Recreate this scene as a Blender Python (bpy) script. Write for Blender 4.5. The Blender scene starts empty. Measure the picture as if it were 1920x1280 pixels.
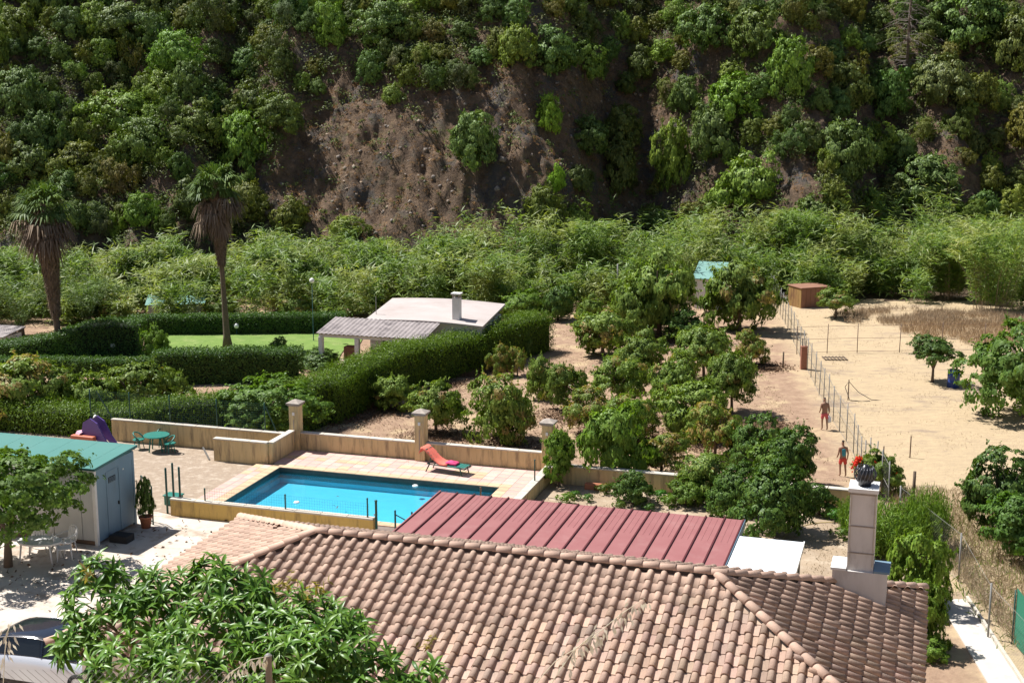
import bpy, math, random
import numpy as np
from mathutils import Vector, Matrix

# ---------------------------------------------------------------- camera, sky, sun, exposure
scn = bpy.context.scene
COL = scn.collection
FPX, PITCH, CAMH = 2600.0, math.radians(11.4), 16.5
SP, CP = math.sin(PITCH), math.cos(PITCH)
cam_data = bpy.data.cameras.new("camera")
cam_data.sensor_width = 36.0
cam_data.lens = 36.0 * FPX / 1920.0
cam_data.clip_start, cam_data.clip_end = 0.5, 900.0
cam = bpy.data.objects.new("camera", cam_data)
cam.location = (0, 0, CAMH)
cam.rotation_euler = (math.pi / 2 - PITCH, 0, 0)
COL.objects.link(cam)
scn.camera = cam

SUN_EL = math.radians(58)
SUN_H = Vector((-0.89, 0.44)).normalized()            # horizontal direction towards the sun
world = bpy.data.worlds.new("World")
scn.world = world
world.use_nodes = True
wn = world.node_tree
sky = wn.nodes.new("ShaderNodeTexSky")
sky.sky_type = 'NISHITA'
sky.sun_disc = False
sky.sun_elevation = SUN_EL
sky.sun_rotation = math.atan2(SUN_H.x, SUN_H.y)
bg = wn.nodes["Background"]
bg.inputs["Strength"].default_value = 0.058
wn.links.new(sky.outputs["Color"], bg.inputs["Color"])
sd = bpy.data.lights.new("sun", 'SUN')
sd.energy = 5.0
sd.angle = math.radians(0.5)
sd.color = (1.0, 0.98, 0.95)
sun = bpy.data.objects.new("sun", sd)
tosun = Vector((SUN_H.x * math.cos(SUN_EL), SUN_H.y * math.cos(SUN_EL), math.sin(SUN_EL)))
sun.rotation_euler = tosun.to_track_quat('Z', 'Y').to_euler()
sun.location = tosun * 200
COL.objects.link(sun)
scn.view_settings.view_transform = 'Standard'
scn.view_settings.look = 'None'
scn.view_settings.exposure = 0.78
scn.view_settings.gamma = 1.0
scn.view_settings.use_curve_mapping = False
scn.render.engine = 'CYCLES'
scn.cycles.max_bounces = 6
scn.cycles.diffuse_bounces = 3
scn.cycles.transparent_max_bounces = 12

# ---------------------------------------------------------------- frames and terrain
PHI = math.radians(-16.9)
CU, SU = math.cos(PHI), math.sin(PHI)


def F(u, w, h=0.0):
    """a point given along the house's long side (u), away from the road (w) and up (h)"""
    return Vector((u * CU - w * SU, u * SU + w * CU, h))


def sstep(a, b, x):
    t = np.clip((x - a) / (b - a), 0, 1)
    return t * t * (3 - 2 * t)


_rt = np.random.default_rng(5).random((256, 256))


def vnoise(x, y):
    xi = np.floor(x).astype(int); yi = np.floor(y).astype(int)
    fx = x - xi; fy = y - yi
    fx = fx * fx * (3 - 2 * fx); fy = fy * fy * (3 - 2 * fy)
    a = _rt[xi % 256, yi % 256]; b = _rt[(xi + 1) % 256, yi % 256]
    c = _rt[xi % 256, (yi + 1) % 256]; d = _rt[(xi + 1) % 256, (yi + 1) % 256]
    return (a * (1 - fx) + b * fx) * (1 - fy) + (c * (1 - fx) + d * fx) * fy


def fbm(x, y, o=4):
    s = 0; a = 0.5
    for k in range(o):
        s = s + a * (vnoise(x + 17.3 * k, y + 9.1 * k) - 0.5)
        x = x * 2.03; y = y * 2.03; a *= 0.5
    return s * 2


FX = [-90, -60, -40, -32, -27.5, -24.5, -14, -6, 1, 5, 9, 13, 17, 24, 27, 31, 35, 40, 46, 60, 90]
FY = [96, 101, 105, 106, 104.5, 110, 110.5, 110, 109.5, 112, 120, 122, 117, 110, 110, 117, 121, 117, 119, 118, 112]


def foot(x, h=0.0):
    xs = x + 0.12 * 0
    return np.interp(xs, FX, FY)


def terrain(X, Y):
    X = np.asarray(X, float); Y = np.asarray(Y, float)
    w = -X * SU + Y * CU
    h = -1.7 * sstep(53.4, 62, w)
    h = h - 0.0
    h = np.where(Y < 24, np.maximum(h, 10.3 * sstep(0, 1, np.clip((24 - Y) / 13, 0, 1)) * 0.35 + 0.65 * 10.3 * np.clip((24 - Y) / 13, 0, 1)), h)
    h = np.where(Y < 6, 10.3 + 4.4 * sstep(6, 1, Y), h)
    mound = 0.5 * np.exp(-(((X - 30) / 9) ** 2 + ((Y - 92) / 7) ** 2))
    h = h + mound + np.where(w > 56, 0.10 * fbm(X * 0.35, Y * 0.35, 3), 0)
    d = Y - (foot(X) + 1.5 * fbm(X * 0.12, Y * 0.06, 2))
    d = np.maximum(d, 0)
    steep = np.interp(X, [-60, -26, -20, 2, 10, 20, 40, 60], [0.70, 0.78, 1.15, 1.2, 1.2, 1.15, 1.15, 1.1])
    rise = np.where(d < 17, d * steep, 17 * steep + (d - 17) * 0.80)
    amp = np.clip(d / 6, 0, 1)
    rise = rise + amp * (2.6 * fbm(X * 0.11, Y * 0.11, 3) + 1.3 * fbm(X * 0.45, Y * 0.45, 3) + 0.7 * fbm(X * 1.5, Y * 1.5, 3) - 1.3 * np.abs(fbm(X * .55 + 7, Y * .35, 3)))
    return h + np.where(d > 0, np.maximum(rise, 0), 0)


def th(x, y):
    return float(terrain(x, y))


def G(px, py):
    """the point of the ground that stands at this place of the photograph"""
    v = (py - 640) / FPX
    for it in range(2):
        zs = np.arange(8, 240, 0.5) if it == 0 else np.arange(z0 - 0.5, z0 + 0.02, 0.02)
        X = (px - 960) / FPX * zs; Y = zs * (CP - v * SP); hh = CAMH - zs * (SP + v * CP)
        below = hh <= terrain(X, Y)
        if not below.any():
            return None
        k = int(np.argmax(below)); z0 = zs[k]
    return Vector((float(X[k]), float(Y[k]), float(terrain(X[k], Y[k]))))


def depth(p):
    return p.y * CP + (CAMH - p.z) * SP


def P(px, py, z):
    v = (py - 640) / FPX
    return Vector(((px - 960) / FPX * z, z * (CP - v * SP), CAMH - z * (SP + v * CP)))


# ---------------------------------------------------------------- node helpers
def new_mat(name):
    m = bpy.data.materials.new(name); m.use_nodes = True
    nt = m.node_tree
    return m, nt, nt.nodes["Principled BSDF"], nt.nodes["Material Output"]


def N(nt, t, **kw):
    n = nt.nodes.new(t)
    for k, v in kw.items():
        if k.startswith("i_"):
            n.inputs[k[2:].replace("_", " ")].default_value = v
        else:
            setattr(n, k, v)
    return n


def mixc(nt, fac, a, b, bt='MIX'):
    n = nt.nodes.new("ShaderNodeMix"); n.data_type = 'RGBA'; n.blend_type = bt
    for s, v in ((0, fac), (6, a), (7, b)):
        if isinstance(v, (int, float)):
            n.inputs[s].default_value = v
        elif isinstance(v, tuple):
            n.inputs[s].default_value = (*v[:3], 1)
        else:
            nt.links.new(v, n.inputs[s])
    return n.outputs[2]


def ramp(nt, src, stops):
    r = nt.nodes.new("ShaderNodeValToRGB")
    e = r.color_ramp.elements
    while len(e) < len(stops):
        e.new(0.5)
    for k, (p, c) in enumerate(stops):
        e[k].position = p
        e[k].color = (*c, 1) if isinstance(c, tuple) else (c, c, c, 1)
    nt.links.new(src, r.inputs[0])
    return r.outputs[0]


def noise(nt, vec, scale, detail=4, rough=0.6, stretch=None):
    n = N(nt, "ShaderNodeTexNoise", i_Scale=scale, i_Detail=detail, i_Roughness=rough)
    if stretch:
        mp = N(nt, "ShaderNodeMapping"); mp.inputs["Scale"].default_value = stretch
        nt.links.new(vec, mp.inputs[0]); vec = mp.outputs[0]
    nt.links.new(vec, n.inputs["Vector"])
    return n.outputs[0]


def surf(name, c1, c2, scale=3, rough=0.8, bump=0.0, bscale=20, c3=None, s3=0.6, t3=(0.5, 0.65),
         metal=0, spec=0.4, objvar=0.0, stretch=None, coat=0, world_co=False):
    m, nt, b, out = new_mat(name)
    if world_co:
        co = N(nt, "ShaderNodeNewGeometry").outputs["Position"]
    else:
        co = N(nt, "ShaderNodeTexCoord").outputs["Object"]
    f = noise(nt, co, scale, 5, 0.65, stretch)
    c = mixc(nt, ramp(nt, f, [(0.32, 0.0), (0.68, 1.0)]), c1, c2)
    if c3:
        g = noise(nt, co, s3, 6, 0.7, stretch)
        c = mixc(nt, ramp(nt, g, [(t3[0], 0.0), (t3[1], 1.0)]), c, c3)
    if objvar:
        oi = N(nt, "ShaderNodeObjectInfo")
        hsv = N(nt, "ShaderNodeHueSaturation")
        mr = N(nt, "ShaderNodeMapRange"); mr.inputs[3].default_value = 1 - objvar; mr.inputs[4].default_value = 1 + objvar
        nt.links.new(oi.outputs["Random"], mr.inputs[0]); nt.links.new(mr.outputs[0], hsv.inputs["Value"])
        nt.links.new(c, hsv.inputs["Color"]); c = hsv.outputs[0]
        c = mixc(nt, 1.0, c, oi.outputs["Color"], 'MULTIPLY')
    nt.links.new(c, b.inputs["Base Color"])
    b.inputs["Roughness"].default_value = rough
    b.inputs["Metallic"].default_value = metal
    b.inputs["Specular IOR Level"].default_value = spec
    b.inputs["Coat Weight"].default_value = coat
    if bump:
        bp = N(nt, "ShaderNodeBump", i_Strength=bump); bp.inputs["Distance"].default_value = 0.05
        nt.links.new(noise(nt, co, bscale, 5, 0.7), bp.inputs["Height"])
        nt.links.new(bp.outputs[0], b.inputs["Normal"])
    return m


def leafmat(name, c1, c2, c3=None, trans=0.28, rough=0.5, spec=0.2, pos_scale=0.6, tt=(1.6, 1.7, 0.5)):
    """foliage: each leaf its own shade between c1 and c2, patches towards c3, tinted by the object's colour"""
    m, nt, b, out = new_mat(name)
    ge = N(nt, "ShaderNodeNewGeometry"); tc = N(nt, "ShaderNodeTexCoord"); oi = N(nt, "ShaderNodeObjectInfo")
    c = mixc(nt, ge.outputs["Random Per Island"], c1, c2)
    if c3:
        g = noise(nt, tc.outputs["Object"], pos_scale, 3, 0.6)
        c = mixc(nt, ramp(nt, g, [(0.45, 0.0), (0.62, 1.0)]), c, c3)
    c = mixc(nt, 1.0, c, oi.outputs["Color"], 'MULTIPLY')
    nt.links.new(c, b.inputs["Base Color"])
    b.inputs["Roughness"].default_value = rough
    b.inputs["Specular IOR Level"].default_value = spec
    tr = N(nt, "ShaderNodeBsdfTranslucent")
    ct = mixc(nt, 1.0, c, tt, 'MULTIPLY')
    nt.links.new(ct, tr.inputs["Color"])
    mx = N(nt, "ShaderNodeMixShader"); mx.inputs[0].default_value = trans
    nt.links.new(b.outputs[0], mx.inputs[1]); nt.links.new(tr.outputs[0], mx.inputs[2])
    nt.links.new(mx.outputs[0], out.inputs["Surface"])
    return m


M = {}
M['white'] = surf('white_paint', (.72, .71, .68), (.62, .60, .57), 2.5, .6, .1, 30, c3=(.45, .41, .36), s3=1.2, t3=(.6, .85))
M['plaster'] = surf('pale_plaster', (.66, .63, .60), (.56, .53, .50), 3, .85, .2, 40, c3=(.36, .31, .27), s3=1.5, t3=(.55, .8), stretch=(1, 1, .3))
M['ochre'] = surf('ochre_render', (.60, .41, .12), (.52, .35, .12), 2.2, .9, .3, 18, c3=(.17, .115, .06), s3=1.6, t3=(.50, .78), stretch=(2.2, 2.2, .35))
M['ochre_pale'] = surf('weathered_ochre_render', (.62, .48, .26), (.54, .41, .21), 2.5, .9, .3, 18, c3=(.16, .12, .08), s3=1.9, t3=(.50, .74), stretch=(2.4, 2.4, .3))
M['coping'] = surf('coping_concrete', (.55, .50, .42), (.44, .39, .32), 4, .85, .2, 30, objvar=.08)
M['cap'] = surf('pillar_cap_concrete', (.36, .31, .26), (.26, .22, .19), 5, .85, .2, 30)
M['patio'] = surf('dusty_patio_concrete', (.58, .515, .44), (.46, .385, .31), .7, .9, .3, 14, c3=(.34, .26, .19), s3=.9, t3=(.50, .64), world_co=True)
M['yard'] = surf('gravelly_yard_soil', (.34, .26, .185), (.26, .195, .14), 6, .95, .6, 9, c3=(.42, .34, .26), s3=2.5, world_co=True)
M['garden_soil'] = surf('garden_soil', (.36, .27, .18), (.27, .20, .135), 1.6, .95, .5, 9, c3=(.44, .35, .25), s3=.8, world_co=True)
M['path'] = surf('concrete_path', (.55, .50, .44), (.47, .42, .37), 1.4, .9, .2, 20, c3=(.33, .29, .25), s3=.9, t3=(.58, .75), world_co=True)
M['tile'] = surf('terracotta_roof_tile', (.47, .325, .24), (.385, .26, .195), 4, .8, .3, 40, c3=(.20, .145, .11), s3=3.0, t3=(.54, .80), objvar=.16)
M['ridge'] = surf('terracotta_ridge_tile', (.58, .40, .30), (.50, .335, .25), 4, .8, .2, 40, c3=(.27, .20, .16), s3=3.5, t3=(.62, .85), objvar=.10)
M['mortar'] = surf('dark_roof_mortar', (.16, .12, .10), (.22, .17, .14), 5, .95, .2)
M['redmetal'] = surf('red_sheet_metal', (.295, .12, .115), (.265, .10, .097), 1.2, .5, 0, c3=(.35, .185, .17), s3=.8, t3=(.55, .9), spec=.5, objvar=.04)
M['redrib'] = surf('dark_red_seam', (.10, .02, .025), (.08, .02, .02), 3, .5)
M['whitepanel'] = surf('white_sheet', (.70, .73, .75), (.66, .69, .71), 1, .45, 0)
M['teal'] = surf('teal_roof_sheet', (.065, .20, .175), (.055, .18, .155), 1.2, .55, 0, c3=(.10, .23, .20), s3=.6, t3=(.5, .9))
M['paleteal'] = surf('pale_teal_sheet', (.17, .31, .27), (.14, .27, .24), 1.5, .6, 0)
M['teal_dark'] = surf('dark_teal_trim', (.035, .13, .12), (.03, .11, .10), 2, .5)
M['cabinblue'] = surf('blue_grey_cabin_panel', (.17, .26, .33), (.145, .225, .29), 2, .55, 0, c3=(.13, .17, .19), s3=1.3, t3=(.6, .9), stretch=(1, 1, .3))
M['cabinwhite'] = surf('off_white_cabin_panel', (.50, .50, .48), (.44, .44, .42), 1.6, .6, 0, c3=(.33, .27, .19), s3=1.1, t3=(.58, .85), stretch=(1, 1, .35))
M['greenpost'] = surf('green_painted_steel', (.02, .075, .06), (.015, .06, .05), 3, .45)
M['greenplastic'] = surf('green_plastic', (.03, .19, .15), (.025, .16, .13), 3, .35)
M['whiteplastic'] = surf('white_plastic', (.76, .75, .72), (.70, .69, .66), 3, .4)
M['purple'] = surf('purple_plastic', (.12, .07, .26), (.10, .06, .22), 3, .4)
M['pinkplastic'] = surf('faded_pink_plastic', (.62, .36, .44), (.58, .33, .40), 3, .45)
M['orangeplastic'] = surf('orange_plastic', (.50, .15, .08), (.45, .13, .07), 3, .45)
M['towel'] = surf('coral_towel', (.80, .19, .13), (.72, .16, .11), 20, .95, .3, 60)
M['pinkcloth'] = surf('magenta_cloth', (.72, .07, .20), (.65, .06, .17), 20, .95, .3, 60)
M['rust'] = surf('rusty_sheet', (.30, .19, .06), (.24, .13, .05), 2, .8, .2, 20, c3=(.13, .06, .03), s3=1.5, stretch=(1, 1, .3))
M['rusttop'] = surf('rusty_brown_lid', (.26, .13, .08), (.21, .10, .065), 2, .8, .1)
M['steel'] = surf('galvanised_steel', (.24, .23, .21), (.19, .18, .165), 4, .55, 0)
M['rustpost'] = surf('rusty_post_steel', (.16, .10, .065), (.12, .08, .055), 4, .8)
M['wood'] = surf('bark', (.16, .115, .08), (.10, .075, .055), 6, .95, .6, 12)
M['palebark'] = surf('pale_bark', (.34, .25, .17), (.25, .18, .12), 6, .9, .4, 14)
M['terracotta'] = surf('terracotta_pot', (.42, .16, .08), (.36, .13, .07), 4, .8)
M['blackmetal'] = surf('black_cowl_metal', (.012, .013, .016), (.02, .02, .024), 4, .28, 0, spec=.6)
M['bluedrum'] = surf('blue_drum_plastic', (.02, .05, .22), (.02, .045, .18), 3, .4)
M['houseroof'] = surf('white_house_roof', (.44, .385, .36), (.38, .33, .305), .7, .8, .1, 10, c3=(.30, .24, .215), s3=.5, t3=(.5, .8), stretch=(.5, 1, 1))
M['fibro'] = surf('grey_fibre_cement', (.30, .26, .25), (.22, .19, .18), 2, .9, .2, 20, c3=(.13, .11, .11), s3=1.4)
M['brick_red'] = surf('reddish_masonry', (.36, .16, .10), (.28, .12, .08), 8, .9, .2)
M['dark'] = surf('dark_interior', (.03, .028, .025), (.02, .02, .02), 3, .9)
M['darkcover'] = surf('dark_ridge_board', (.06, .045, .04), (.05, .04, .035), 3, .9)  # dark brown, for the bar under the ridge and hip tiles
M['carblack'] = surf('glossy_black_roof', (.012, .015, .025), (.012, .015, .025), 1, .12, 0, spec=.8, coat=.5)
M['carglass'] = surf('dark_car_glass', (.008, .009, .01), (.01, .01, .01), 1, .04, 0, spec=.8)
M['carbody'] = surf('pale_silver_paint', (.55, .57, .60), (.52, .54, .58), 1, .3, 0, metal=.3, coat=.6)
M['chrome'] = surf('chrome_trim', (.7, .7, .7), (.65, .65, .65), 1, .15, 0, metal=1)
M['rubber'] = surf('tyre_rubber', (.02, .02, .02), (.03, .03, .03), 6, .9)
M['skin'] = surf('tanned_skin', (.30, .165, .11), (.26, .14, .09), 6, .6)
M['hair'] = surf('dark_hair', (.02, .013, .01), (.03, .02, .015), 20, .7)
M['shorts'] = surf('coral_pink_shorts', (.55, .12, .13), (.48, .10, .11), 10, .9)
M['tealcloth'] = surf('teal_top', (.05, .26, .32), (.04, .22, .28), 10, .9)
M['redcloth'] = surf('red_shorts', (.55, .07, .05), (.48, .06, .05), 10, .9)
M['bag'] = surf('white_plastic_bag', (.72, .76, .82), (.66, .70, .76), 10, .5)
M['pinkpave'] = surf('pinkish_wall_render', (.52, .38, .34), (.46, .33, .30), 5, .9, .2, 30)
M['straw'] = leafmat('dry_grass_blades', (.34, .27, .18), (.54, .45, .31), tt=(1, 1, 1), trans=.2, rough=.9, spec=.1)
M['straw_seed'] = leafmat('dry_oat_seed', (.72, .66, .50), (.85, .80, .66), tt=(1, 1, 1), trans=.35, rough=.8, spec=.1)
M['dead'] = leafmat('dead_palm_frond', (.12, .085, .06), (.25, .19, .135), tt=(1, 1, 1), trans=.1, rough=.9, spec=.1)
M['litter'] = leafmat('brown_leaf_litter', (.10, .06, .04), (.24, .15, .09), tt=(1, 1, 1), trans=.1, rough=.9, spec=.1)
M['red_flower'] = leafmat('red_blossom', (.55, .03, .02), (.70, .06, .03), trans=.3)
# foliage
M['orchard'] = leafmat('orchard_green_leaves', (.085, .15, .024), (.22, .29, .055), trans=.2)
M['citrus'] = leafmat('citrus_dark_leaves', (.040, .088, .018), (.115, .18, .032), trans=.16, rough=.5, spec=.22)
M['newgrowth'] = leafmat('reddish_new_leaves', (.20, .165, .05), (.36, .28, .11), trans=.3)
M['bright'] = leafmat('bright_green_leaves', (.085, .165, .022), (.19, .28, .045), trans=.25)
M['hedge'] = leafmat('cypress_hedge_leaves', (.055, .11, .008), (.13, .20, .016), trans=.22)
M['ivy'] = leafmat('ivy_hedge_leaves', (.035, .085, .018), (.085, .15, .03), trans=.22)
M['oak'] = leafmat('hillside_oak_leaves', (.060, .098, .022), (.200, .255, .060), trans=.12, rough=.5)
M['scrub'] = leafmat('hillside_scrub_leaves', (.062, .10, .026), (.165, .215, .055), c3=(.15, .155, .065), trans=.15, rough=.6, pos_scale=.35)
M['reed'] = leafmat('giant_reed_leaves', (.070, .14, .026), (.20, .28, .060), c3=(.27, .30, .10), pos_scale=.28, trans=.32, rough=.5, spec=.3)
M['mango'] = leafmat('glossy_mango_leaves', (.045, .12, .012), (.14, .25, .028), trans=.18, rough=.40, spec=.35)
M['palm'] = leafmat('palm_frond_leaves', (.055, .105, .025), (.12, .17, .05), trans=.2)
M['fig'] = leafmat('fig_leaves', (.07, .135, .025), (.14, .22, .045), trans=.3)
M['core'] = surf('dark_hedge_core', (.018, .028, .010), (.012, .018, .008), 3, .95, world_co=True)  # dark colour stands in for the shade inside a hedge


def mat_ground():
    m, nt, b, out = new_mat('dry_ground')
    co = N(nt, "ShaderNodeNewGeometry").outputs["Position"]
    straw = mixc(nt, ramp(nt, noise(nt, co, 1.3, 8, .75, (1, 2.4, 1)), [(.35, 0.), (.65, 1.)]), (.46, .35, .215), (.37, .28, .18))
    soil = mixc(nt, ramp(nt, noise(nt, co, 1.8, 8, .75), [(.35, 0.), (.65, 1.)]), (.36, .245, .165), (.24, .155, .105))
    patch = ramp(nt, noise(nt, co, .30, 8, .7, (1, 1.8, 1)), [(.54, 0.), (.66, 1.)])
    straw = mixc(nt, patch, straw, (.27, .205, .15))
    strawpatch = ramp(nt, noise(nt, co, .55, 7, .7), [(.50, 0.), (.62, 1.)])
    soil = mixc(nt, strawpatch, soil, (.42, .31, .19))
    # which side of the wire fence: x > line
    sep = N(nt, "ShaderNodeSeparateXYZ"); nt.links.new(co, sep.inputs[0])
    a = N(nt, "ShaderNodeMath", operation='MULTIPLY_ADD'); a.inputs[1].default_value = -0.0961; a.inputs[2].default_value = -9.5
    nt.links.new(sep.outputs[1], a.inputs[0])
    s = N(nt, "ShaderNodeMath", operation='ADD'); nt.links.new(sep.outputs[0], s.inputs[0]); nt.links.new(a.outputs[0], s.inputs[1])
    mr = N(nt, "ShaderNodeMapRange"); mr.inputs[1].default_value = -0.8; mr.inputs[2].default_value = 0.8
    nt.links.new(s.outputs[0], mr.inputs[0])
    c = mixc(nt, mr.outputs[0], soil, straw)
    spk = ramp(nt, noise(nt, co, 14, 3, .8), [(.62, 0.), (.74, 1.)])
    c = mixc(nt, spk, c, (.16, .11, .075))
    nt.links.new(c, b.inputs["Base Color"]); b.inputs["Roughness"].default_value = .95
    b.inputs["Specular IOR Level"].default_value = .1
    bp = N(nt, "ShaderNodeBump", i_Strength=.6); bp.inputs["Distance"].default_value = .12
    nt.links.new(noise(nt, co, 3.5, 8, .75), bp.inputs["Height"]); nt.links.new(bp.outputs[0], b.inputs["Normal"])
    return m


def mat_hill():
    m, nt, b, out = new_mat('hillside_rock_and_soil')
    co = N(nt, "ShaderNodeNewGeometry").outputs["Position"]
    c = mixc(nt, ramp(nt, noise(nt, co, 1.1, 9, .78), [(.35, 0.), (.65, 1.)]), (.36, .245, .16), (.11, .08, .062))
    rock = ramp(nt, noise(nt, co, .35, 6, .7), [(.52, 0.), (.60, 1.)])
    c = mixc(nt, rock, c, (.135, .125, .12))
    grass = ramp(nt, noise(nt, co, .7, 8, .8), [(.54, 0.), (.66, 1.)])
    c = mixc(nt, grass, c, (.27, .21, .11))
    nt.links.new(c, b.inputs["Base Color"]); b.inputs["Roughness"].default_value = .95
    b.inputs["Specular IOR Level"].default_value = .1
    bp = N(nt, "ShaderNodeBump", i_Strength=1.0); bp.inputs["Distance"].default_value = .9
    nt.links.new(noise(nt, co, 2.2, 10, .8), bp.inputs["Height"]); nt.links.new(bp.outputs[0], b.inputs["Normal"])
    return m


def mat_lawn():
    return surf('lawn_grass', (.15, .235, .04), (.11, .185, .032), 1.5, .9, .6, 25, c3=(.20, .26, .07), s3=.7, world_co=True)


def mat_water():
    m, nt, b, out = new_mat('pool_water')
    nt.nodes.remove(b)
    tr = N(nt, "ShaderNodeBsdfTransparent"); tr.inputs[0].default_value = (.66, .92, .97, 1)
    gl = N(nt, "ShaderNodeBsdfGlossy"); gl.inputs["Roughness"].default_value = .03
    fr = N(nt, "ShaderNodeFresnel"); fr.inputs[0].default_value = 1.33
    bp = N(nt, "ShaderNodeBump", i_Strength=.35); bp.inputs["Distance"].default_value = .03
    co = N(nt, "ShaderNodeTexCoord").outputs["Object"]
    nt.links.new(noise(nt, co, 2.2, 4, .6), bp.inputs["Height"])
    nt.links.new(bp.outputs[0], fr.inputs["Normal"]); nt.links.new(bp.outputs[0], gl.inputs["Normal"])
    mx = N(nt, "ShaderNodeMixShader")
    nt.links.new(fr.outputs[0], mx.inputs[0]); nt.links.new(tr.outputs[0], mx.inputs[1]); nt.links.new(gl.outputs[0], mx.inputs[2])
    nt.links.new(mx.outputs[0], out.inputs["Surface"])
    return m


M['ground'] = mat_ground(); M['hill'] = mat_hill(); M['lawn'] = mat_lawn(); M['water'] = mat_water()
M['pooltile'] = surf('blue_pool_tile', (.14, .50, .63), (.13, .47, .59), 1.5, .3, 0)
M['pooledge'] = surf('waterline_shade_tone', (.08, .16, .16), (.06, .12, .13), 12, .3)  # shade below the coping, put into the colour of this band
M['deck_pink'] = surf('pink_deck_tile', (.54, .345, .30), (.50, .32, .275), 3, .8, .1, 30, c3=(.56, .41, .30), s3=.8, objvar=.10)
M['deck_yellow'] = surf('yellow_deck_tile', (.54, .385, .235), (.50, .35, .22), 3, .8, .1, 30, c3=(.44, .27, .17), s3=1.0, objvar=.10)
M['white_tile'] = surf('white_slate_scatter', (.60, .58, .56), (.50, .48, .46), 3, .8)


# ---------------------------------------------------------------- object helpers
def tag(o, label=None, cat=None, group=None, kind=None):
    if label: o['label'] = label
    if cat: o['category'] = cat
    if group: o['group'] = group
    if kind: o['kind'] = kind
    return o


def link(o, parent=None):
    COL.objects.link(o)
    if parent is not None:
        o.parent = parent
    return o


def thing(name, label, cat, loc=(0, 0, 0), rz=0.0, group=None):
    o = bpy.data.objects.new(name, None)
    o.empty_display_size = 0.2
    o.location = loc; o.rotation_euler = (0, 0, rz)
    link(o)
    return tag(o, label, cat, group)


def copy_obj(o, parent=None):
    c = o.copy(); COL.objects.link(c)
    if parent is not None:
        c.parent = parent
    return c


def copy_tree(o, parent=None):
    c = copy_obj(o, parent)
    for ch in list(o.children):
        copy_tree(ch, c)
    return c


class MB:
    def __init__(s):
        s.v = []; s.f = []; s.m = []

    def add(s, vs, fs, mi=0):
        b = len(s.v)
        s.v += [tuple(p) for p in vs]
        s.f += [tuple(b + i for i in f) for f in fs]
        s.m += [mi] * len(fs)
        return s

    def box(s, x0, x1, y0, y1, z0, z1, mi=0):
        v = [(x0, y0, z0), (x1, y0, z0), (x1, y1, z0), (x0, y1, z0), (x0, y0, z1), (x1, y0, z1), (x1, y1, z1), (x0, y1, z1)]
        return s.add(v, [(0, 3, 2, 1), (4, 5, 6, 7), (0, 1, 5, 4), (1, 2, 6, 5), (2, 3, 7, 6), (3, 0, 4, 7)], mi)

    def bar(s, p, q, wx, wz, mi=0):
        p = Vector(p); q = Vector(q); d = (q - p).normalized()
        a = d.cross(Vector((0, 0, 1)))
        if a.length < .01: a = Vector((1, 0, 0))
        a.normalize(); b = a.cross(d)
        vs = []
        for c in (p, q):
            for i, j in ((-1, -1), (1, -1), (1, 1), (-1, 1)):
                vs.append(c + a * wx * .5 * i + b * wz * .5 * j)
        return s.add(vs, [(0, 1, 2, 3), (7, 6, 5, 4), (0, 4, 5, 1), (1, 5, 6, 2), (2, 6, 7, 3), (3, 7, 4, 0)], mi)

    def tube(s, pts, rs, n=8, mi=0, cap=True):
        pts = [Vector(p) for p in pts]
        if not hasattr(rs, '__len__'): rs = [rs] * len(pts)
        b = len(s.v); vs = []
        ref = None
        for i, p in enumerate(pts):
            d = (pts[min(i + 1, len(pts) - 1)] - pts[max(i - 1, 0)]).normalized()
            if ref is None:
                ref = d.cross(Vector((0, 0, 1)))
                if ref.length < .05: ref = d.cross(Vector((1, 0, 0)))
            a = (ref - d * ref.dot(d)).normalized(); ref = a
            c = d.cross(a)
            for k in range(n):
                t = 2 * math.pi * k / n
                vs.append(p + (a * math.cos(t) + c * math.sin(t)) * rs[i])
        fs = []
        for i in range(len(pts) - 1):
            for k in range(n):
                fs.append((i * n + k, i * n + (k + 1) % n, (i + 1) * n + (k + 1) % n, (i + 1) * n + k))
        if cap:
            fs.append(tuple(range(n - 1, -1, -1))); fs.append(tuple((len(pts) - 1) * n + k for k in range(n)))
        return s.add(vs, fs, mi)

    def lathe(s, prof, n=16, c=(0, 0, 0), mi=0):
        vs = []; fs = []
        for r, z in prof:
            for k in range(n):
                t = 2 * math.pi * k / n
                vs.append((c[0] + r * math.cos(t), c[1] + r * math.sin(t), c[2] + z))
        for i in range(len(prof) - 1):
            for k in range(n):
                fs.append((i * n + k, i * n + (k + 1) % n, (i + 1) * n + (k + 1) % n, (i + 1) * n + k))
        fs.append(tuple(range(n - 1, -1, -1))); fs.append(tuple((len(prof) - 1) * n + k for k in range(n)))
        return s.add(vs, fs, mi)

    def prism(s, poly, z0, z1, mi=0):
        n = len(poly)
        vs = [(x, y, z0) for x, y in poly] + [(x, y, z1) for x, y in poly]
        fs = [tuple(range(n - 1, -1, -1)), tuple(range(n, 2 * n))] + [(i, (i + 1) % n, n + (i + 1) % n, n + i) for i in range(n)]
        return s.add(vs, fs, mi)

    def mesh(s, name, mats, smooth=False):
        me = bpy.data.meshes.new(name)
        me.from_pydata(s.v, [], s.f)
        for mt in (mats if isinstance(mats, (list, tuple)) else [mats]):
            me.materials.append(M[mt] if isinstance(mt, str) else mt)
        if any(s.m):
            me.polygons.foreach_set('material_index', s.m)
        if smooth:
            me.polygons.foreach_set('use_smooth', [True] * len(me.polygons))
        me.update()
        return me

    def build(s, name, mats, parent=None, smooth=False, bevel=0.0):
        o = bpy.data.objects.new(name, s.mesh(name, mats, smooth))
        link(o, parent)
        if bevel:
            md = o.modifiers.new('bevel', 'BEVEL'); md.width = bevel; md.segments = 2; md.limit_method = 'ANGLE'
        return o


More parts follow.
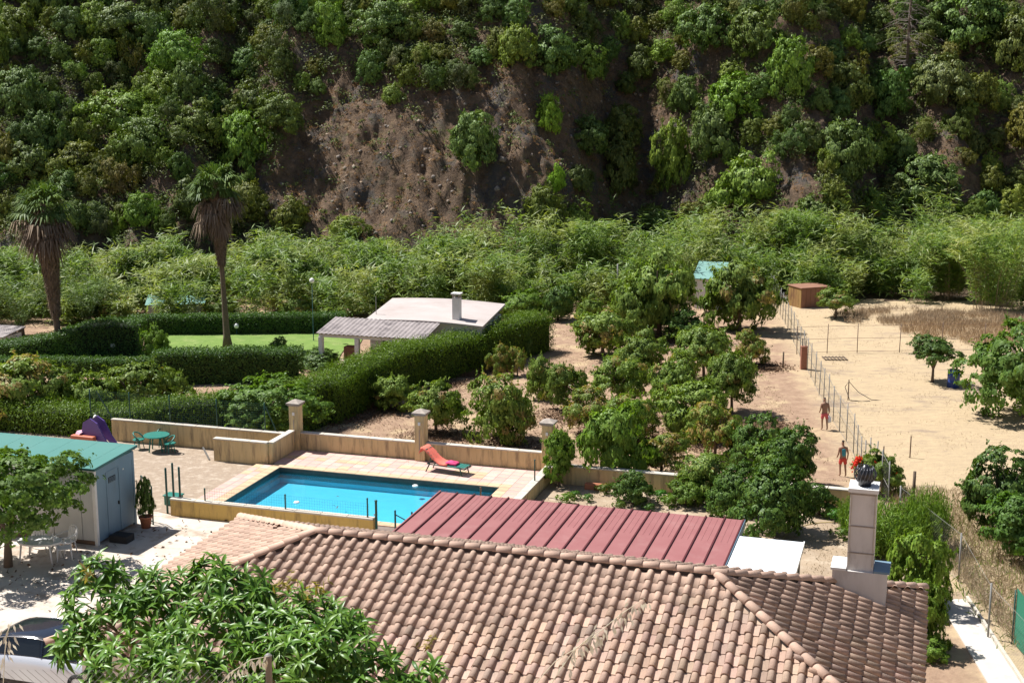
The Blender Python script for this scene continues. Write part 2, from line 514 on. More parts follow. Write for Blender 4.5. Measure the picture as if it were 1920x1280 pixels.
def np_mesh(name, V, Fq, mats, midx=None, smooth=False):
    me = bpy.data.meshes.new(name)
    V = np.ascontiguousarray(V, dtype=np.float32); Fq = np.ascontiguousarray(Fq, dtype=np.int32)
    k = Fq.shape[1]
    me.vertices.add(len(V)); me.vertices.foreach_set('co', V.ravel())
    me.loops.add(Fq.size); me.loops.foreach_set('vertex_index', Fq.ravel())
    me.polygons.add(len(Fq)); me.polygons.foreach_set('loop_start', np.arange(0, Fq.size, k, dtype=np.int32))
    if midx is not None: me.polygons.foreach_set('material_index', np.asarray(midx, dtype=np.int32))
    if smooth: me.polygons.foreach_set('use_smooth', np.ones(len(Fq), bool))
    for mt in (mats if isinstance(mats, (list, tuple)) else [mats]):
        me.materials.append(M[mt])
    me.update(calc_edges=True)
    return me


def obj(name, me, parent=None, loc=None, color=None):
    o = bpy.data.objects.new(name, me); link(o, parent)
    if loc is not None: o.location = loc
    if color is not None: o.color = (*color, 1)
    return o


def unit(a):
    return a / (np.linalg.norm(a, axis=-1, keepdims=True) + 1e-9)


def leaves(C, Nn, L, W, rng, axis=None, jit=0.6):
    """diamond leaves: centres C, normals Nn, length L, width W -> verts (n*4,3), quads (n,4)"""
    n = len(C)
    Nn = unit(Nn + rng.normal(0, jit, (n, 3)))
    a = rng.normal(0, 1, (n, 3)) if axis is None else axis + rng.normal(0, .35, (n, 3))
    a = unit(a - Nn * (a * Nn).sum(1, keepdims=True))
    b = np.cross(Nn, a)
    L = (np.asarray(L) * rng.uniform(.7, 1.3, n))[:, None] * .5
    W = (np.asarray(W) * rng.uniform(.7, 1.3, n))[:, None] * .5
    V = np.stack([C - a * L, C + b * W + Nn * W * .3, C + a * L - Nn * L * .15, C - b * W + Nn * W * .3], 1).reshape(-1, 3)
    return V, np.arange(n * 4).reshape(-1, 4)


def rand_dirs(rng, n):
    return unit(rng.normal(0, 1, (n, 3)))


def crown_mesh(name, seed, mats, nclump=46, cr=.30, nleaf=7000, L=.12, W=.06, tip=0.0, low=-.35, flat=.8, jit=.6, asp=1.0, irr=.22):
    """a crown of unit radius and unit height: big uneven lobes carrying small leaf clumps and stray shoots, bottom at 0"""
    rng = np.random.default_rng(seed)
    nl = max(7, nclump // 4)
    d = rand_dirs(rng, nl * 6); d = d[d[:, 2] > low][:nl]
    # spread the lobes apart
    for _ in range(12):
        df = d[:, None] - d[None]; ds = np.linalg.norm(df, axis=2) + np.eye(nl) * 9
        d = unit(d + (df / ds[..., None] ** 3).sum(1) * .03); d[:, 2] = np.maximum(d[:, 2], low)
    lr = rng.uniform(.34, .58, nl) * (1 - irr * .3)
    lc = d * (rng.uniform(.34, .62, nl) * (1 + rng.normal(0, irr * .6, nl)))[:, None] * np.array([1, 1, asp])
    ns = nclump * 4
    wl_ = lr ** 2; kl = rng.choice(nl, ns, p=wl_ / wl_.sum())
    sd_ = unit(rand_dirs(rng, ns) + unit(lc)[kl] * .5 + np.array([0, 0, .25]))
    sc = lc[kl] + sd_ * (lr[kl] * rng.uniform(.75, 1.12, ns))[:, None] * np.array([1, 1, .85])
    sr = cr * .52 * rng.uniform(.45, 1.3, ns)
    w2 = sr ** 2; k = rng.choice(ns, nleaf, p=w2 / w2.sum())
    ld = unit(rand_dirs(rng, nleaf) + sd_[k] * .7 + np.array([0, 0, .35]))
    rr = sr[k] * rng.uniform(.35, 1.08, nleaf) ** .5
    C = sc[k] + ld * rr[:, None] * np.array([1, 1, flat])
    # stray shoots
    m = nleaf // 14; ks = rng.integers(0, ns, m // 6 + 1); q_ = ks[np.arange(m) // 6]
    C[-m:] = sc[q_] + sd_[q_] * (sr[q_] * (1.0 + .9 * (np.arange(m) % 6) / 6))[:, None] + rng.normal(0, .018, (m, 3)); k[-m:] = q_
    ni = nleaf // 10
    C[:ni] *= rng.uniform(.3, .85, (ni, 1))
    z = C[:, 2]; lo_, hi_ = np.percentile(z, .4), np.percentile(z, 99.6); C[:, 2] = np.maximum((z - lo_) / (hi_ - lo_), -.05)
    C[:, :2] /= np.percentile(np.linalg.norm(C[:, :2], axis=1), 96)
    Nn = ld * .9 + sd_[k] * .6 + unit(lc)[kl[k]] * .3 + np.array([0, 0, .15])
    V, Q = leaves(C, Nn, L, W, rng, jit=jit * .5)
    mi = None
    if len(mats) > 1:
        tipc = rng.random(ns) < tip
        mi = (tipc[k] & (rng.random(nleaf) < .8)).astype(int)
    return np_mesh(name, V, Q, mats, mi)


def trunk_mesh(name, seed, mat, limbs=5, spread=.45, fork=.35, r=.05):
    """unit-height trunk with limbs reaching into the crown"""
    rnd = random.Random(seed); b = MB()
    fx, fy = rnd.uniform(-.06, .06), rnd.uniform(-.06, .06)
    b.tube([(0, 0, -.06), (fx * .4, fy * .4, fork * .5), (fx, fy, fork)], [r * 1.35, r, r * .9], 8)
    for k in range(limbs):
        a = 2 * math.pi * (k + rnd.uniform(-.3, .3)) / limbs
        s = spread * rnd.uniform(.6, 1.1)
        p1 = (fx + s * .45 * math.cos(a), fy + s * .45 * math.sin(a), fork + (1 - fork) * .35)
        p2 = (fx + s * math.cos(a + .2), fy + s * math.sin(a + .2), rnd.uniform(.75, .92))
        b.tube([(fx, fy, fork - .04), p1, p2], [r * .7, r * .45, r * .15], 6)
        q = (p1[0] + s * .4 * math.cos(a - 1), p1[1] + s * .4 * math.sin(a - 1), .8)
        b.tube([p1, q], [r * .35, r * .12], 5)
    return b.mesh(name, mat, True)


# ================================================================ GROUND AND HILL
def graded(a, b, step, fine=None, fs=None):
    xs = [a]
    while xs[-1] < b:
        s = step
        if fine and fine[0] - 1 < xs[-1] < fine[1]:
            s = fs
        xs.append(xs[-1] + s)
    return np.array(xs)


POOL = (-25.2, -15.7, 44.75, 49.95)      # u0 u1 w0 w1


def sheet(name, xs, ys, mat, zf, kind='structure', smooth=True, drop=None):
    X, Y = np.meshgrid(xs, ys)
    Z = zf(X, Y)
    if drop is not None:
        Z = drop(X, Y, Z)
    V = np.stack([X, Y, Z], -1).reshape(-1, 3)
    nx = len(xs); i = np.arange((len(ys) - 1) * nx).reshape(-1, nx)[:, :-1].ravel()
    Q = np.stack([i, i + 1, i + 1 + nx, i + nx], 1)
    o = obj(name, np_mesh(name, V, Q, mat, smooth=smooth))
    return tag(o, kind=kind)


def pool_drop(X, Y, Z):
    u = X * CU + Y * SU; w = -X * SU + Y * CU
    inside = (u > POOL[0] - .5) & (u < POOL[1] + .5) & (w > POOL[2] - .5) & (w < POOL[3] + .5)
    return np.where(inside, -3.0, Z)


HY = 107.0
gx = np.concatenate([np.arange(-140, -26, 2.0), np.arange(-26, 6, .4), np.arange(6, 30, .8), np.arange(30, 142, 2.0)])
gy = np.concatenate([np.arange(-30, 4, 2.0), np.arange(4, 40, .7), np.arange(40, 58, .4), np.arange(58, HY - .5, .8), [HY]])
ground = sheet('ground', gx, gy, 'ground', terrain, drop=pool_drop)
hx = np.concatenate([np.arange(-140, -54, 2.5), np.arange(-54, -28, .45), np.arange(-28, 18, .24), np.arange(18, 54, .45), np.arange(54, 142, 2.5)])
hy = np.concatenate([np.arange(HY, 106, .6), np.arange(106, 146, .26), np.arange(146, 240, 3)])
hill = sheet('hillside', hx, hy, 'hill', terrain, smooth=False)


# flat sheets laid on the ground
def flat_poly(name, uwpts, h, mat, thick=0.0, world=False):
    pts = [Vector((a, b_, 0)) if world else F(a, b_) for a, b_ in uwpts]
    b = MB()
    b.prism([(p.x, p.y) for p in pts], h - thick - .002, h)
    return tag(b.build(name, mat), kind='structure')


flat_poly('patio', [(-44, 22), (-14, 22), (-14, 43.4), (-26.2, 43.4), (-27.1, 43.6), (-44, 43.6)], .004, 'patio')
flat_poly('yard', [(-44, 43.61), (-26.25, 43.61), (-26.25, 50.0), (-26.25, 51.8), (-44, 51.8)], .005, 'yard')
flat_poly('garden', [(-13.99, 33), (.4, 33), (.4, 51.3), (-13.99, 51.3)], .006, 'garden_soil')
# lawn
lx = np.arange(-38, -8, .8); ly = np.arange(76, 98, .8)
LAWN = [tuple(G(*a)[:2]) for a in ((-20, 690), (250, 690), (600, 690), (680, 640), (640, 618), (330, 618), (260, 660), (100, 672))]


def in_poly(x, y, poly):
    c = False; n = len(poly)
    for i in range(n):
        x1, y1 = poly[i]; x2, y2 = poly[(i + 1) % n]
        if (y1 > y) != (y2 > y) and x < (x2 - x1) * (y - y1) / (y2 - y1) + x1: c = not c
    return c


bl = MB()
for x in lx:
    for y in ly:
        if in_poly(x + .4, y + .4, LAWN):
            q = [(x, y), (x + .8, y), (x + .8, y + .8), (x, y + .8)]
            bl.add([(a, c, th(a, c) + .06) for a, c in q], [(0, 1, 2, 3)])
tag(bl.build('lawn', 'lawn'), kind='structure')

# concrete path beside the house with its kerb
pa = [(13.3, 40.9), (14.2, 40.9), (13.75, 34.6), (13.5, 27), (12.5, 27), (12.85, 34.6)]
flat_poly('path', pa, .05, 'path', .12, world=True)
b = MB()
for (x0, y0), (x1, y1) in (((14.22, 40.9), (13.77, 34.6)), ((13.77, 34.6), (13.52, 27))):
    b.bar((x0, y0, .08), (x1, y1, .08), .09, .16)
tag(b.build('path_kerb', 'coping'), kind='structure')

# ================================================================ POOL
u0, u1, w0, w1 = POOL
pool = thing('swimming_pool', 'rectangular blue swimming pool full of water between low ochre walls', 'swimming pool', F(0, 0), PHI)
DH = .10
b = MB()
b.add([(u0, w0, -.55), (u1, w0, -.55), (u1, w1, -.55), (u0, w1, -.55)], [(0, 1, 2, 3)])
for a, c in (((u0, w0), (u1, w0)), ((u1, w0), (u1, w1)), ((u1, w1), (u0, w1)), ((u0, w1), (u0, w0))):
    b.add([(*a, -.55), (*c, -.55), (*c, -.16), (*a, -.16)], [(3, 2, 1, 0)])
b.build('pool_basin', 'pooltile', pool)
b = MB()
for a, c in (((u0, w0), (u1, w0)), ((u1, w0), (u1, w1)), ((u1, w1), (u0, w1)), ((u0, w1), (u0, w0))):
    b.add([(*a, -.16), (*c, -.16), (*c, DH - .03), (*a, DH - .03)], [(3, 2, 1, 0)])
b.build('waterline_shade_band', 'pooledge', pool)  # dark strip stands in for the shaded pool wall above the water
b = MB(); b.add([(u0, w0, -.07), (u1, w0, -.07), (u1, w1, -.07), (u0, w1, -.07)], [(0, 1, 2, 3)])
b.build('water_surface', 'water', pool)
for uu, ww in ((-19.1, w1 - .35), (-22.7, 46.3)):
    b = MB(); b.lathe([(.02, 0), (.11, .01), (.12, .05), (.09, .08), (.02, .09)], 12, (uu, ww, -.09))
    o = b.build('floating_dispenser', 'whiteplastic'); o.location = F(0, 0); o.rotation_euler = (0, 0, PHI)
    tag(o, 'small white disc floating near the far edge of the pool' if ww > 48 else 'small white disc floating in the middle of the pool', 'pool float')
# pool ladder rail at the near side
# deck slab + tiles
DU0, DU1, DW0, DW1 = -26.35, -14.25, 42.6, 52.55
b = MB()
for (a0, a1, c0, c1) in ((DU0, u0, 43.7, 50.1), (u0, u1, DW0 + 1.0, w0), (u1, DU1, DW0, DW1), (u0, u1, w1, DW1), (-25.7, u0, 50.1, DW1)):
    b.box(a0, a1, c0, c1, -.35, DH - .03)
deck = b.build('pool_deck', 'mortar'); deck.location = (0, 0, 0); deck.rotation_euler = (0, 0, PHI); tag(deck, kind='structure')
tm = {}
TS = .48


def tile_mesh(sx, sy, mt):
    key = (round(sx, 2), round(sy, 2), mt)
    if key not in tm:
        q = MB(); q.box(-sx / 2 + .006, sx / 2 - .006, -sy / 2 + .006, sy / 2 - .006, -.03, 0)
        tm[key] = q.mesh('deck_tile', mt)
    return tm[key]


rnd = random.Random(3)


def deck_fill(a0, a1, c0, c1, mt=None):
    nx = max(1, round((a1 - a0) / TS)); ny = max(1, round((c1 - c0) / TS))
    sx, sy = (a1 - a0) / nx, (c1 - c0) / ny
    for i in range(nx):
        for j in range(ny):
            x = a0 + (i + .5) * sx; y = c0 + (j + .5) * sy
            mtt = mt or ('deck_yellow' if (j % 5 == 2 and rnd.random() < .6) or rnd.random() < .04 else 'deck_pink')
            o = obj('deck_tile', tile_mesh(sx, sy, mtt), deck, (x, y, DH + rnd.uniform(-.002, .002)))


CW = .42
deck_fill(u0 - CW, u1 + CW, w1, w1 + CW, 'deck_yellow'); deck_fill(u0 - CW, u1 + CW, w0 - CW, w0, 'deck_yellow')
deck_fill(u0 - CW, u0, w0, w1, 'deck_yellow'); deck_fill(u1, u1 + CW, w0, w1, 'deck_yellow')
deck_fill(DU0, u0 - CW, 43.75, 50.1); deck_fill(-25.7, u1 + CW, w1 + CW, DW1); deck_fill(u1 + CW, DU1, DW0, DW1)

# walls
WG = 'walls around the swimming pool'


def wall(label, a, c, hgt, t, base, mat='ochre', cop='coping', group=WG, name='garden_wall', slabs=True):
    pa_, pb_ = F(*a), F(*c)
    L = (pb_ - pa_).length; rz = math.atan2(pb_.y - pa_.y, pb_.x - pa_.x)
    r = thing(name, label, 'wall', (pa_.x, pa_.y, base), rz, group)
    q = MB(); q.box(0, L, -t / 2, t / 2, -.3, hgt); q.build('wall_body', mat, r)
    n = max(1, int(round(L / 1.0))); s = L / n
    for k in range(n):
        q = MB(); q.box(k * s + .008, (k + 1) * s - .008, -t / 2 - .05, t / 2 + .05, hgt + .001, hgt + .06)
        q.build('coping_slab', cop, r, bevel=.008)
    return r


wall('low bright ochre wall along the near side of the pool', (-26.4, 43.45), (-18.3, 43.45), .62, .18, 0, 'ochre')
wall('weathered ochre wall between the left and middle pillars behind the pool', (-25.5, 52.7), (-20.2, 52.7), .72, .18, DH, 'ochre_pale')
wall('weathered ochre wall behind the sun lounger between middle and right pillars', (-19.75, 52.7), (-14.7, 52.7), .72, .18, DH, 'ochre_pale')
wall('low wall at the right end of the pool terrace running towards the red roof', (-14.15, 43.0), (-14.15, 52.4), .45, .22, DH, 'ochre_pale')
wall('front wall of the raised planter left of the pool terrace', (-28.4, 50.35), (-25.9, 50.35), .95, .18, 0, 'ochre_pale')
wall('short return wall from the planter to the left pillar', (-25.8, 50.35), (-25.8, 52.4), .95, .18, 0, 'ochre_pale')
wall('long ochre back wall behind the purple slide and green table', (-34.3, 51.9), (-25.9, 51.9), .95, .18, 0, 'ochre_pale')
wall('brown retaining wall between the vegetable garden and the orchard', (-13.9, 51.5), (-2.2, 51.5), .72, .22, 0, 'ochre_pale', group=None)

for (uu, ww), lab in zip(((-25.72, 52.65), (-19.97, 52.65), (-14.45, 52.65)),
                         ('left of the three tall ochre pillars behind the pool with a capstone', 'middle ochre pillar beside the lounger with a capstone',
                          'right ochre pillar half hidden by a green bush')):
    r = thing('garden_pillar', lab, 'pillar', F(uu, ww, DH), PHI, 'pillars behind the pool')
    q = MB(); q.box(-.22, .22, -.22, .22, -.2, 1.95); q.build('shaft', 'ochre_pale', r, bevel=.01)
    q = MB(); q.box(-.26, .26, -.26, .26, 1.951, 2.01); q.box(-.31, .31, -.31, .31, 2.011, 2.08)
    q.add([(-.31, -.31, 2.081), (.31, -.31, 2.081), (.31, .31, 2.081), (-.31, .31, 2.081), (-.06, -.06, 2.2), (.06, -.06, 2.2), (.06, .06, 2.2), (-.06, .06, 2.2)],
          [(0, 1, 5, 4), (1, 2, 6, 5), (2, 3, 7, 6), (3, 0, 4, 7), (4, 5, 6, 7)])
    q.build('capstone', 'cap', r)
    q = MB(); q.box(-.05, .05, -.25, -.221, 1.55, 1.68); q.build('wall_light', 'whiteplastic', r)
    q = MB(); q.box(-.02, .02, -.235, -.2205, .35, 1.35); q.build('joint_stain', 'cap', r)


def post(label, p, h, r=.028, mat='greenpost', group='green posts around the pool', name='fence_post'):
    q = MB(); q.lathe([(r, 0), (r, h - .03), (r * 1.25, h - .03), (r * 1.25, h), (r * .4, h + .02)], 10)
    o = q.build(name, mat, None, True); o.location = p
    return tag(o, label, 'post', group)


post('short green post on the near pool wall above its left end', F(-25.0, 43.45, .6), .55)
post('short green post on the near pool wall at its middle', F(-21.75, 43.45, .6), .62)
post('green post just left of the tall end post of the near pool wall', F(-18.55, 43.45, .6), .78)
post('tall green post at the right end of the near pool wall', F(-18.2, 43.4, 0), 1.35, .045)
post('green post on the terrace wall below the right pillar', F(-14.15, 49.6, .5), .95)
post('slim brown post on the terrace wall nearer the red roof', F(-15.3, 46.4, .1), 1.1, .03, 'rustpost')
# little gate by the pool's near right corner
g = thing('pool_gate', 'small green metal gate beside the left end of the red roof', 'gate', F(-17.3, 42.95, 0), PHI)
for x in (0, .62):
    q = MB(); q.lathe([(.035, 0), (.035, 1.2), (.01, 1.23)], 10, (x, 0, 0)); q.build('gate_post', 'greenpost', g, True)
q = MB(); q.bar((.03, 0, 1.05), (.6, 0, .8), .03, .03); q.build('gate_rail', 'greenpost', g)
q = MB(); q.bar((.03, 0, .45), (.6, 0, .3), .03, .03); q.build('gate_rail', 'greenpost', g)
q = MB(); q.tube([(0, 0, 0), (.05, 0, .14), (.02, .01, .3)], [.05, .1, .06], 10)
o = q.build('potted_cactus', 'litter', None, True); o.location = F(-18.0, 41.9, .35); tag(o, 'dark dried plant in a pot beside the left corner of the red roof', 'potted plant')
# clear panes of wire on the pool fence
gf = thing('pool_fence_mesh', 'fine green wire mesh standing on the near pool wall', 'fence', F(-25.0, 43.45, .68), PHI)
q = MB()
for k in range(0, 66):
    x = k * .1
    q.box(x, x + .003, -.0015, .0015, 0, .5)
for k in range(6):
    q.box(0, 6.5, -.0015, .0015, k * .1, k * .1 + .003)
tag(q.build('wire_mesh', 'greenpost', gf), kind='stuff')

# sun lounger with its towel
lo = thing('sun_lounger', 'green plastic sun lounger with raised back on the pool terrace', 'sun lounger', F(-18.75, 51.35, DH), PHI + math.radians(-9))
q = MB()
for s in (-.3, .3):
    q.tube([(-.35, s, .34), (.2, s, .33), (1.0, s, .33), (1.35, s, .30)], .025, 8)
q.bar((1.35, -.3, .30), (1.35, .3, .30), .05, .04); q.bar((-.35, -.3, .34), (-.35, .3, .34), .05, .04)
q.build('frame', 'greenpost', lo, True)
for k in range(9):
    q = MB(); q.box(.18 + k * .13, .29 + k * .13, -.28, .28, .335, .36); q.build('slat', 'greenplastic', lo)
for k in range(6):
    q = MB(); x = .13 - k * .12; z = .37 + k * .11
    q.bar((x, -.28, z), (x, .28, z), .10, .02); q.build('slat', 'greenplastic', lo)
for x0, x1 in ((-.25, -.42), (1.15, 1.25)):
    for s in (-.3, .3):
        q = MB(); q.tube([(x0, s, .33), (x1, s, .0)], [.03, .025], 8); q.build('leg', 'greenpost', lo, True)
for s in (-.28, .28):
    q = MB(); q.tube([(-.2, s, .6), (-.25, s, .33)], .02, 6); q.build('back_brace', 'greenpost', lo)


def cloth(name, mat, pts, wdt, parent=None, seed=1, amp=.015, nx=10):
    rng = random.Random(seed); vs = []; fs = []; n = len(pts)
    for i, (x, z) in enumerate(pts):
        for j in range(nx + 1):
            y = -wdt / 2 + wdt * j / nx
            vs.append((x + rng.uniform(-amp, amp), y + rng.uniform(-amp, amp), z + rng.uniform(-amp, amp) - (.05 if j in (0, nx) else 0)))
    for i in range(n - 1):
        for j in range(nx):
            a = i * (nx + 1) + j
            fs.append((a, a + 1, a + nx + 2, a + nx + 1))
    q = MB(); q.add(vs, fs); o = q.build(name, mat, parent, True)
    sd_ = o.modifiers.new('thickness', 'SOLIDIFY'); sd_.thickness = .015
    return o


tw = cloth('towel', 'towel', [(-.72, .75), (-.66, .97), (-.56, 1.0), (-.42, .90), (-.3, .80), (-.1, .62), (.05, .5), (.2, .42), (.4, .40), (.55, .39)], .62, seed=4)
tw.location = lo.location; tw.rotation_euler = lo.rotation_euler
tag(tw, 'coral red towel spread over the raised back of the sun lounger', 'towel')
tw = cloth('folded_cloth', 'pinkcloth', [(.42, .43), (.55, .48), (.7, .46), (.82, .44), (.9, .39)], .42, seed=5, amp=.025)
tw.location = lo.location; tw.rotation_euler = lo.rotation_euler
tag(tw, 'crumpled magenta cloth lying at the foot end of the lounger', 'cloth')
q = MB(); q.add([(-.28, -.12, 0), (.1, -.2, .04), (.3, 0, .0), (.2, .17, .05), (-.2, .14, .02), (0, 0, .09)], [(0, 1, 5), (1, 2, 5), (2, 3, 5), (3, 4, 5), (4, 0, 5)])
o = q.build('paper_scrap', 'whiteplastic'); o.location = F(-18.2, 53.0, .62); o.rotation_euler = (0, 0, PHI); tag(o, 'crumpled white sheet lying just behind the wall coping above the lounger', 'sheet')

# ================================================================ HOUSE WITH THE TILED ROOF
RH, WR, UL, UR, HD, SL = 5.3, 29.25, -13.85, -4.15, 4.5, .34
LD = 4.42
house = thing('tiled_house', 'house with a large terracotta barrel tile hip roof in the foreground', 'house', (0, 0, 0), PHI)
EH = RH - HD * SL
q = MB()
q.box(UL - LD + .45, UR + LD - .45, WR - HD + .45, WR + HD - .45, -.2, EH + .12); q.build('wall', 'white', house)
for uu, ww, rz_ in ((-17.2, WR - HD + .44, 0), (-12.5, WR - HD + .44, 0), (-7.5, WR - HD + .44, 0), (-2.3, WR - HD + .44, 0)):
    win = MB(); win.box(uu - .6, uu + .6, ww - .03, ww + .02, 1.0, 2.2); wo = win.build('window', 'white', house)
    q = MB(); q.box(uu - .5, uu + .5, ww - .045, ww - .031, 1.1, 2.1); q.build('pane', 'carglass', wo)
q = MB()
R0, R1 = (UL, WR, RH), (UR, WR, RH)
c00, c10 = (UL - LD, WR - HD, EH), (UR + LD, WR - HD, EH); c11, c01 = (UR + LD, WR + HD, EH), (UL - LD, WR + HD, EH)
def dn(p, d): return (p[0], p[1], p[2] - d)
top = [c00, c10, c11, c01, R0, R1]
q.add([dn(p, .09) for p in top], [(0, 1, 5, 4), (2, 3, 4, 5), (1, 2, 5), (3, 0, 4), (0, 3, 2, 1)])
roof = q.build('roof', 'mortar', house)


def barrel_tile():
    """one mixed tile: a barrel and a flat pan, long side along -Y (down the slope)"""
    q = MB(); L = .40; t = .014
    def prof(rb, z, n=7):
        pts = []
        for k in range(n):
            a = math.pi * (1 - k / (n - 1))
            pts.append((.085 + rb * math.cos(a), z + rb * .95 * math.sin(a)))
        pts += [(.085 + rb + .02, z - .012), (.30 - .0 + .005, z - .012)]
        return pts
    up = prof(.072, 0.0); lo_ = prof(.088, 0.02)
    n = len(up)
    vs = [(x, 0, z) for x, z in up] + [(x, -L, z) for x, z in lo_] + [(x, -L, z - t - (.012 if 0 < i < 6 else 0)) for i, (x, z) in enumerate(lo_)]
    fs = [(i, n + i, n + i + 1, i + 1) for i in range(n - 1)] + [(n + i, 2 * n + i, 2 * n + i + 1, n + i + 1) for i in range(n - 1)]
    q.add(vs, fs)
    return q


bt = barrel_tile()
bt_me = bt.mesh('roof_tile', 'tile')
bt_me.polygons.foreach_set('use_smooth', [i < 6 for i in range(len(bt_me.polygons))])
btv = np.array(bt.v); btf = np.array(bt.f)
TW, TL = .30, .335
sl_len = math.sqrt(1 + SL * SL); ang = math.atan(SL)
tiles = []     # (matrix in house frame, distance)


def add_slope(origin, xdir, ddir, width, slope_run, keep, sl):
    """origin: ridge corner; xdir along the ridge; ddir horizontal downhill direction"""
    sll = math.sqrt(1 + sl * sl)
    x = Vector((*xdir, 0)); yd = Vector((*ddir, 0)); dn_ = (yd + Vector((0, 0, -sl))) / sll
    y = -dn_; z = x.cross(y)
    if z.z < 0: x = -x; z = x.cross(y)
    rows = int(slope_run * sll / TL) + 1
    cols = int(width / TW) + 1
    for j in range(rows):
        for i in range(cols):
            s = i * TW
            t = j * TL + .06
            po = Vector(origin) + Vector((*xdir, 0)) * s + dn_ * t
            mid = Vector(origin) + Vector((*xdir, 0)) * (s + .15) + dn_ * (t + .17)
            if not keep(mid.x, mid.y): continue
            r = random.uniform
            base = po + (Vector((0, 0, 0)) if x.dot(Vector((*xdir, 0))) > 0 else Vector((*xdir, 0)) * TW)
            m = Matrix.Translation(base + z * .012) @ Matrix(((x.x, y.x, z.x, 0), (x.y, y.y, z.y, 0), (x.z, y.z, z.z, 0), (0, 0, 0, 1)))
            m = m @ Matrix.Rotation(math.radians(r(-2.2, 2.2)), 4, 'Z') @ Matrix.Rotation(math.radians(r(-.9, .9)), 4, 'X') @ Matrix.Translation((r(-.006, .006), (-.05 if r(0, 1) < .02 else r(-.012, .012)), 0))
            wp = F(mid.x, mid.y, mid.z)
            tiles.append((m, depth(wp), wp))


random.seed(11)
m_ = .10
add_slope((UL - LD, WR, RH), (1, 0), (0, -1), UR - UL + 2 * LD, HD, lambda x, y: y < WR - .02 and x > UL - (WR - y) * LD / HD - m_ and x < UR + (WR - y) * LD / HD + m_ and y > WR - HD, SL)
add_slope((UR, WR - HD, RH), (0, 1), (1, 0), 2 * HD, LD, lambda x, y: x > UR and abs(y - WR) < (x - UR) * HD / LD + m_ and x < UR + LD, SL * HD / LD)
add_slope((UL, WR - HD, RH), (0, 1), (-1, 0), 2 * HD, LD, lambda x, y: x < UL and abs(y - WR) < (UL - x) * HD / LD + m_ and x > UL - LD, SL * HD / LD)
add_slope((UL - LD, WR, RH), (1, 0), (0, 1), UR - UL + 2 * LD, HD, lambda x, y: y > WR and x > UL - (y - WR) * LD / HD - m_ and x < UR + (y - WR) * LD / HD + m_ and y < WR + HD, SL)


def inframe(p, mx=20):
    z = depth(p); x = 960 + FPX * p.x / z; y = 640 + FPX * ((CAMH - p.z) * CP - p.y * SP) / z
    return -mx < x < 1920 + mx and -mx < y < 1280 + mx


def cover(p):
    z = depth(p); x = 960 + FPX * p.x / z; y = 640 + FPX * ((CAMH - p.z) * CP - p.y * SP) / z
    return x < 700 and y > 1080


tiles.sort(key=lambda t: (t[1] + (0 if inframe(t[2]) else 100) + (60 if cover(t[2]) else 0) + (80 if (-t[2].x * SU + t[2].y * CU) > WR and t[2].x < 0 else 0)))
rt = random.Random(8)
VR, FR = [], []
for k, (m, dd, wp) in enumerate(tiles):
    if k < 295:
        o = obj('roof_tile', bt_me, roof); o.matrix_local = m
        hsh = rt.random()
        v = rt.uniform(.93, 1.08) if hsh > .16 else rt.uniform(.68, .88)
        o.color = (v * rt.uniform(.95, 1.05), v, v * rt.uniform(.94, 1.05), 1)
    else:
        A = np.array(m); vv = btv @ A[:3, :3].T + A[:3, 3]
        FR.append(btf + len(VR) * len(btv)); VR.append(vv)
# the joined rest takes a shade per tile from its island
rm = surf('terracotta_roof_tile_field', (.47, .325, .24), (.385, .26, .195), 4, .8, .3, 40, c3=(.20, .145, .11), s3=3.0, t3=(.54, .80))
nt = rm.node_tree; bb = nt.nodes["Principled BSDF"]; src = bb.inputs["Base Color"].links[0].from_socket
ge = N(nt, "ShaderNodeNewGeometry"); hs = N(nt, "ShaderNodeHueSaturation"); mr = N(nt, "ShaderNodeMapRange"); mr.inputs[3].default_value = .82; mr.inputs[4].default_value = 1.14
nt.links.new(ge.outputs["Random Per Island"], mr.inputs[0]); nt.links.new(mr.outputs[0], hs.inputs["Value"]); nt.links.new(src, hs.inputs["Color"]); nt.links.new(hs.outputs[0], bb.inputs["Base Color"])
M['tilefield'] = rm
tag(obj('roof_tile_field', np_mesh('roof_tile_field', np.concatenate(VR), np.concatenate(FR), 'tilefield'), roof), kind='stuff')

# ridge and hip tiles
q = MB(); n = 9
for sidx, (rr, y, dz) in enumerate(((.105, 0, 0), (.125, -.44, .02), (.107, -.44, .008))):
    for k in range(n):
        a = math.pi * (1 - k / (n - 1)) ; q.v.append((rr * math.cos(a), y, rr * .9 * math.sin(a) + dz))
q.f = [(i, n + i, n + i + 1, i + 1) for i in range(n - 1)] + [(n + i, 2 * n + i, 2 * n + i + 1, n + i + 1) for i in range(n - 1)]
q.m = [0] * len(q.f)
ridge_me = q.mesh('ridge_tile', 'ridge', True)
q = MB(); n = 9
for sidx, (rr, y) in enumerate(((.105, 0.02), (.105, -.2), (.02, -.2))):
    for k in range(n):
        a = math.pi * (1 - k / (n - 1)); q.v.append((rr * math.cos(a), y, rr * .9 * math.sin(a)))


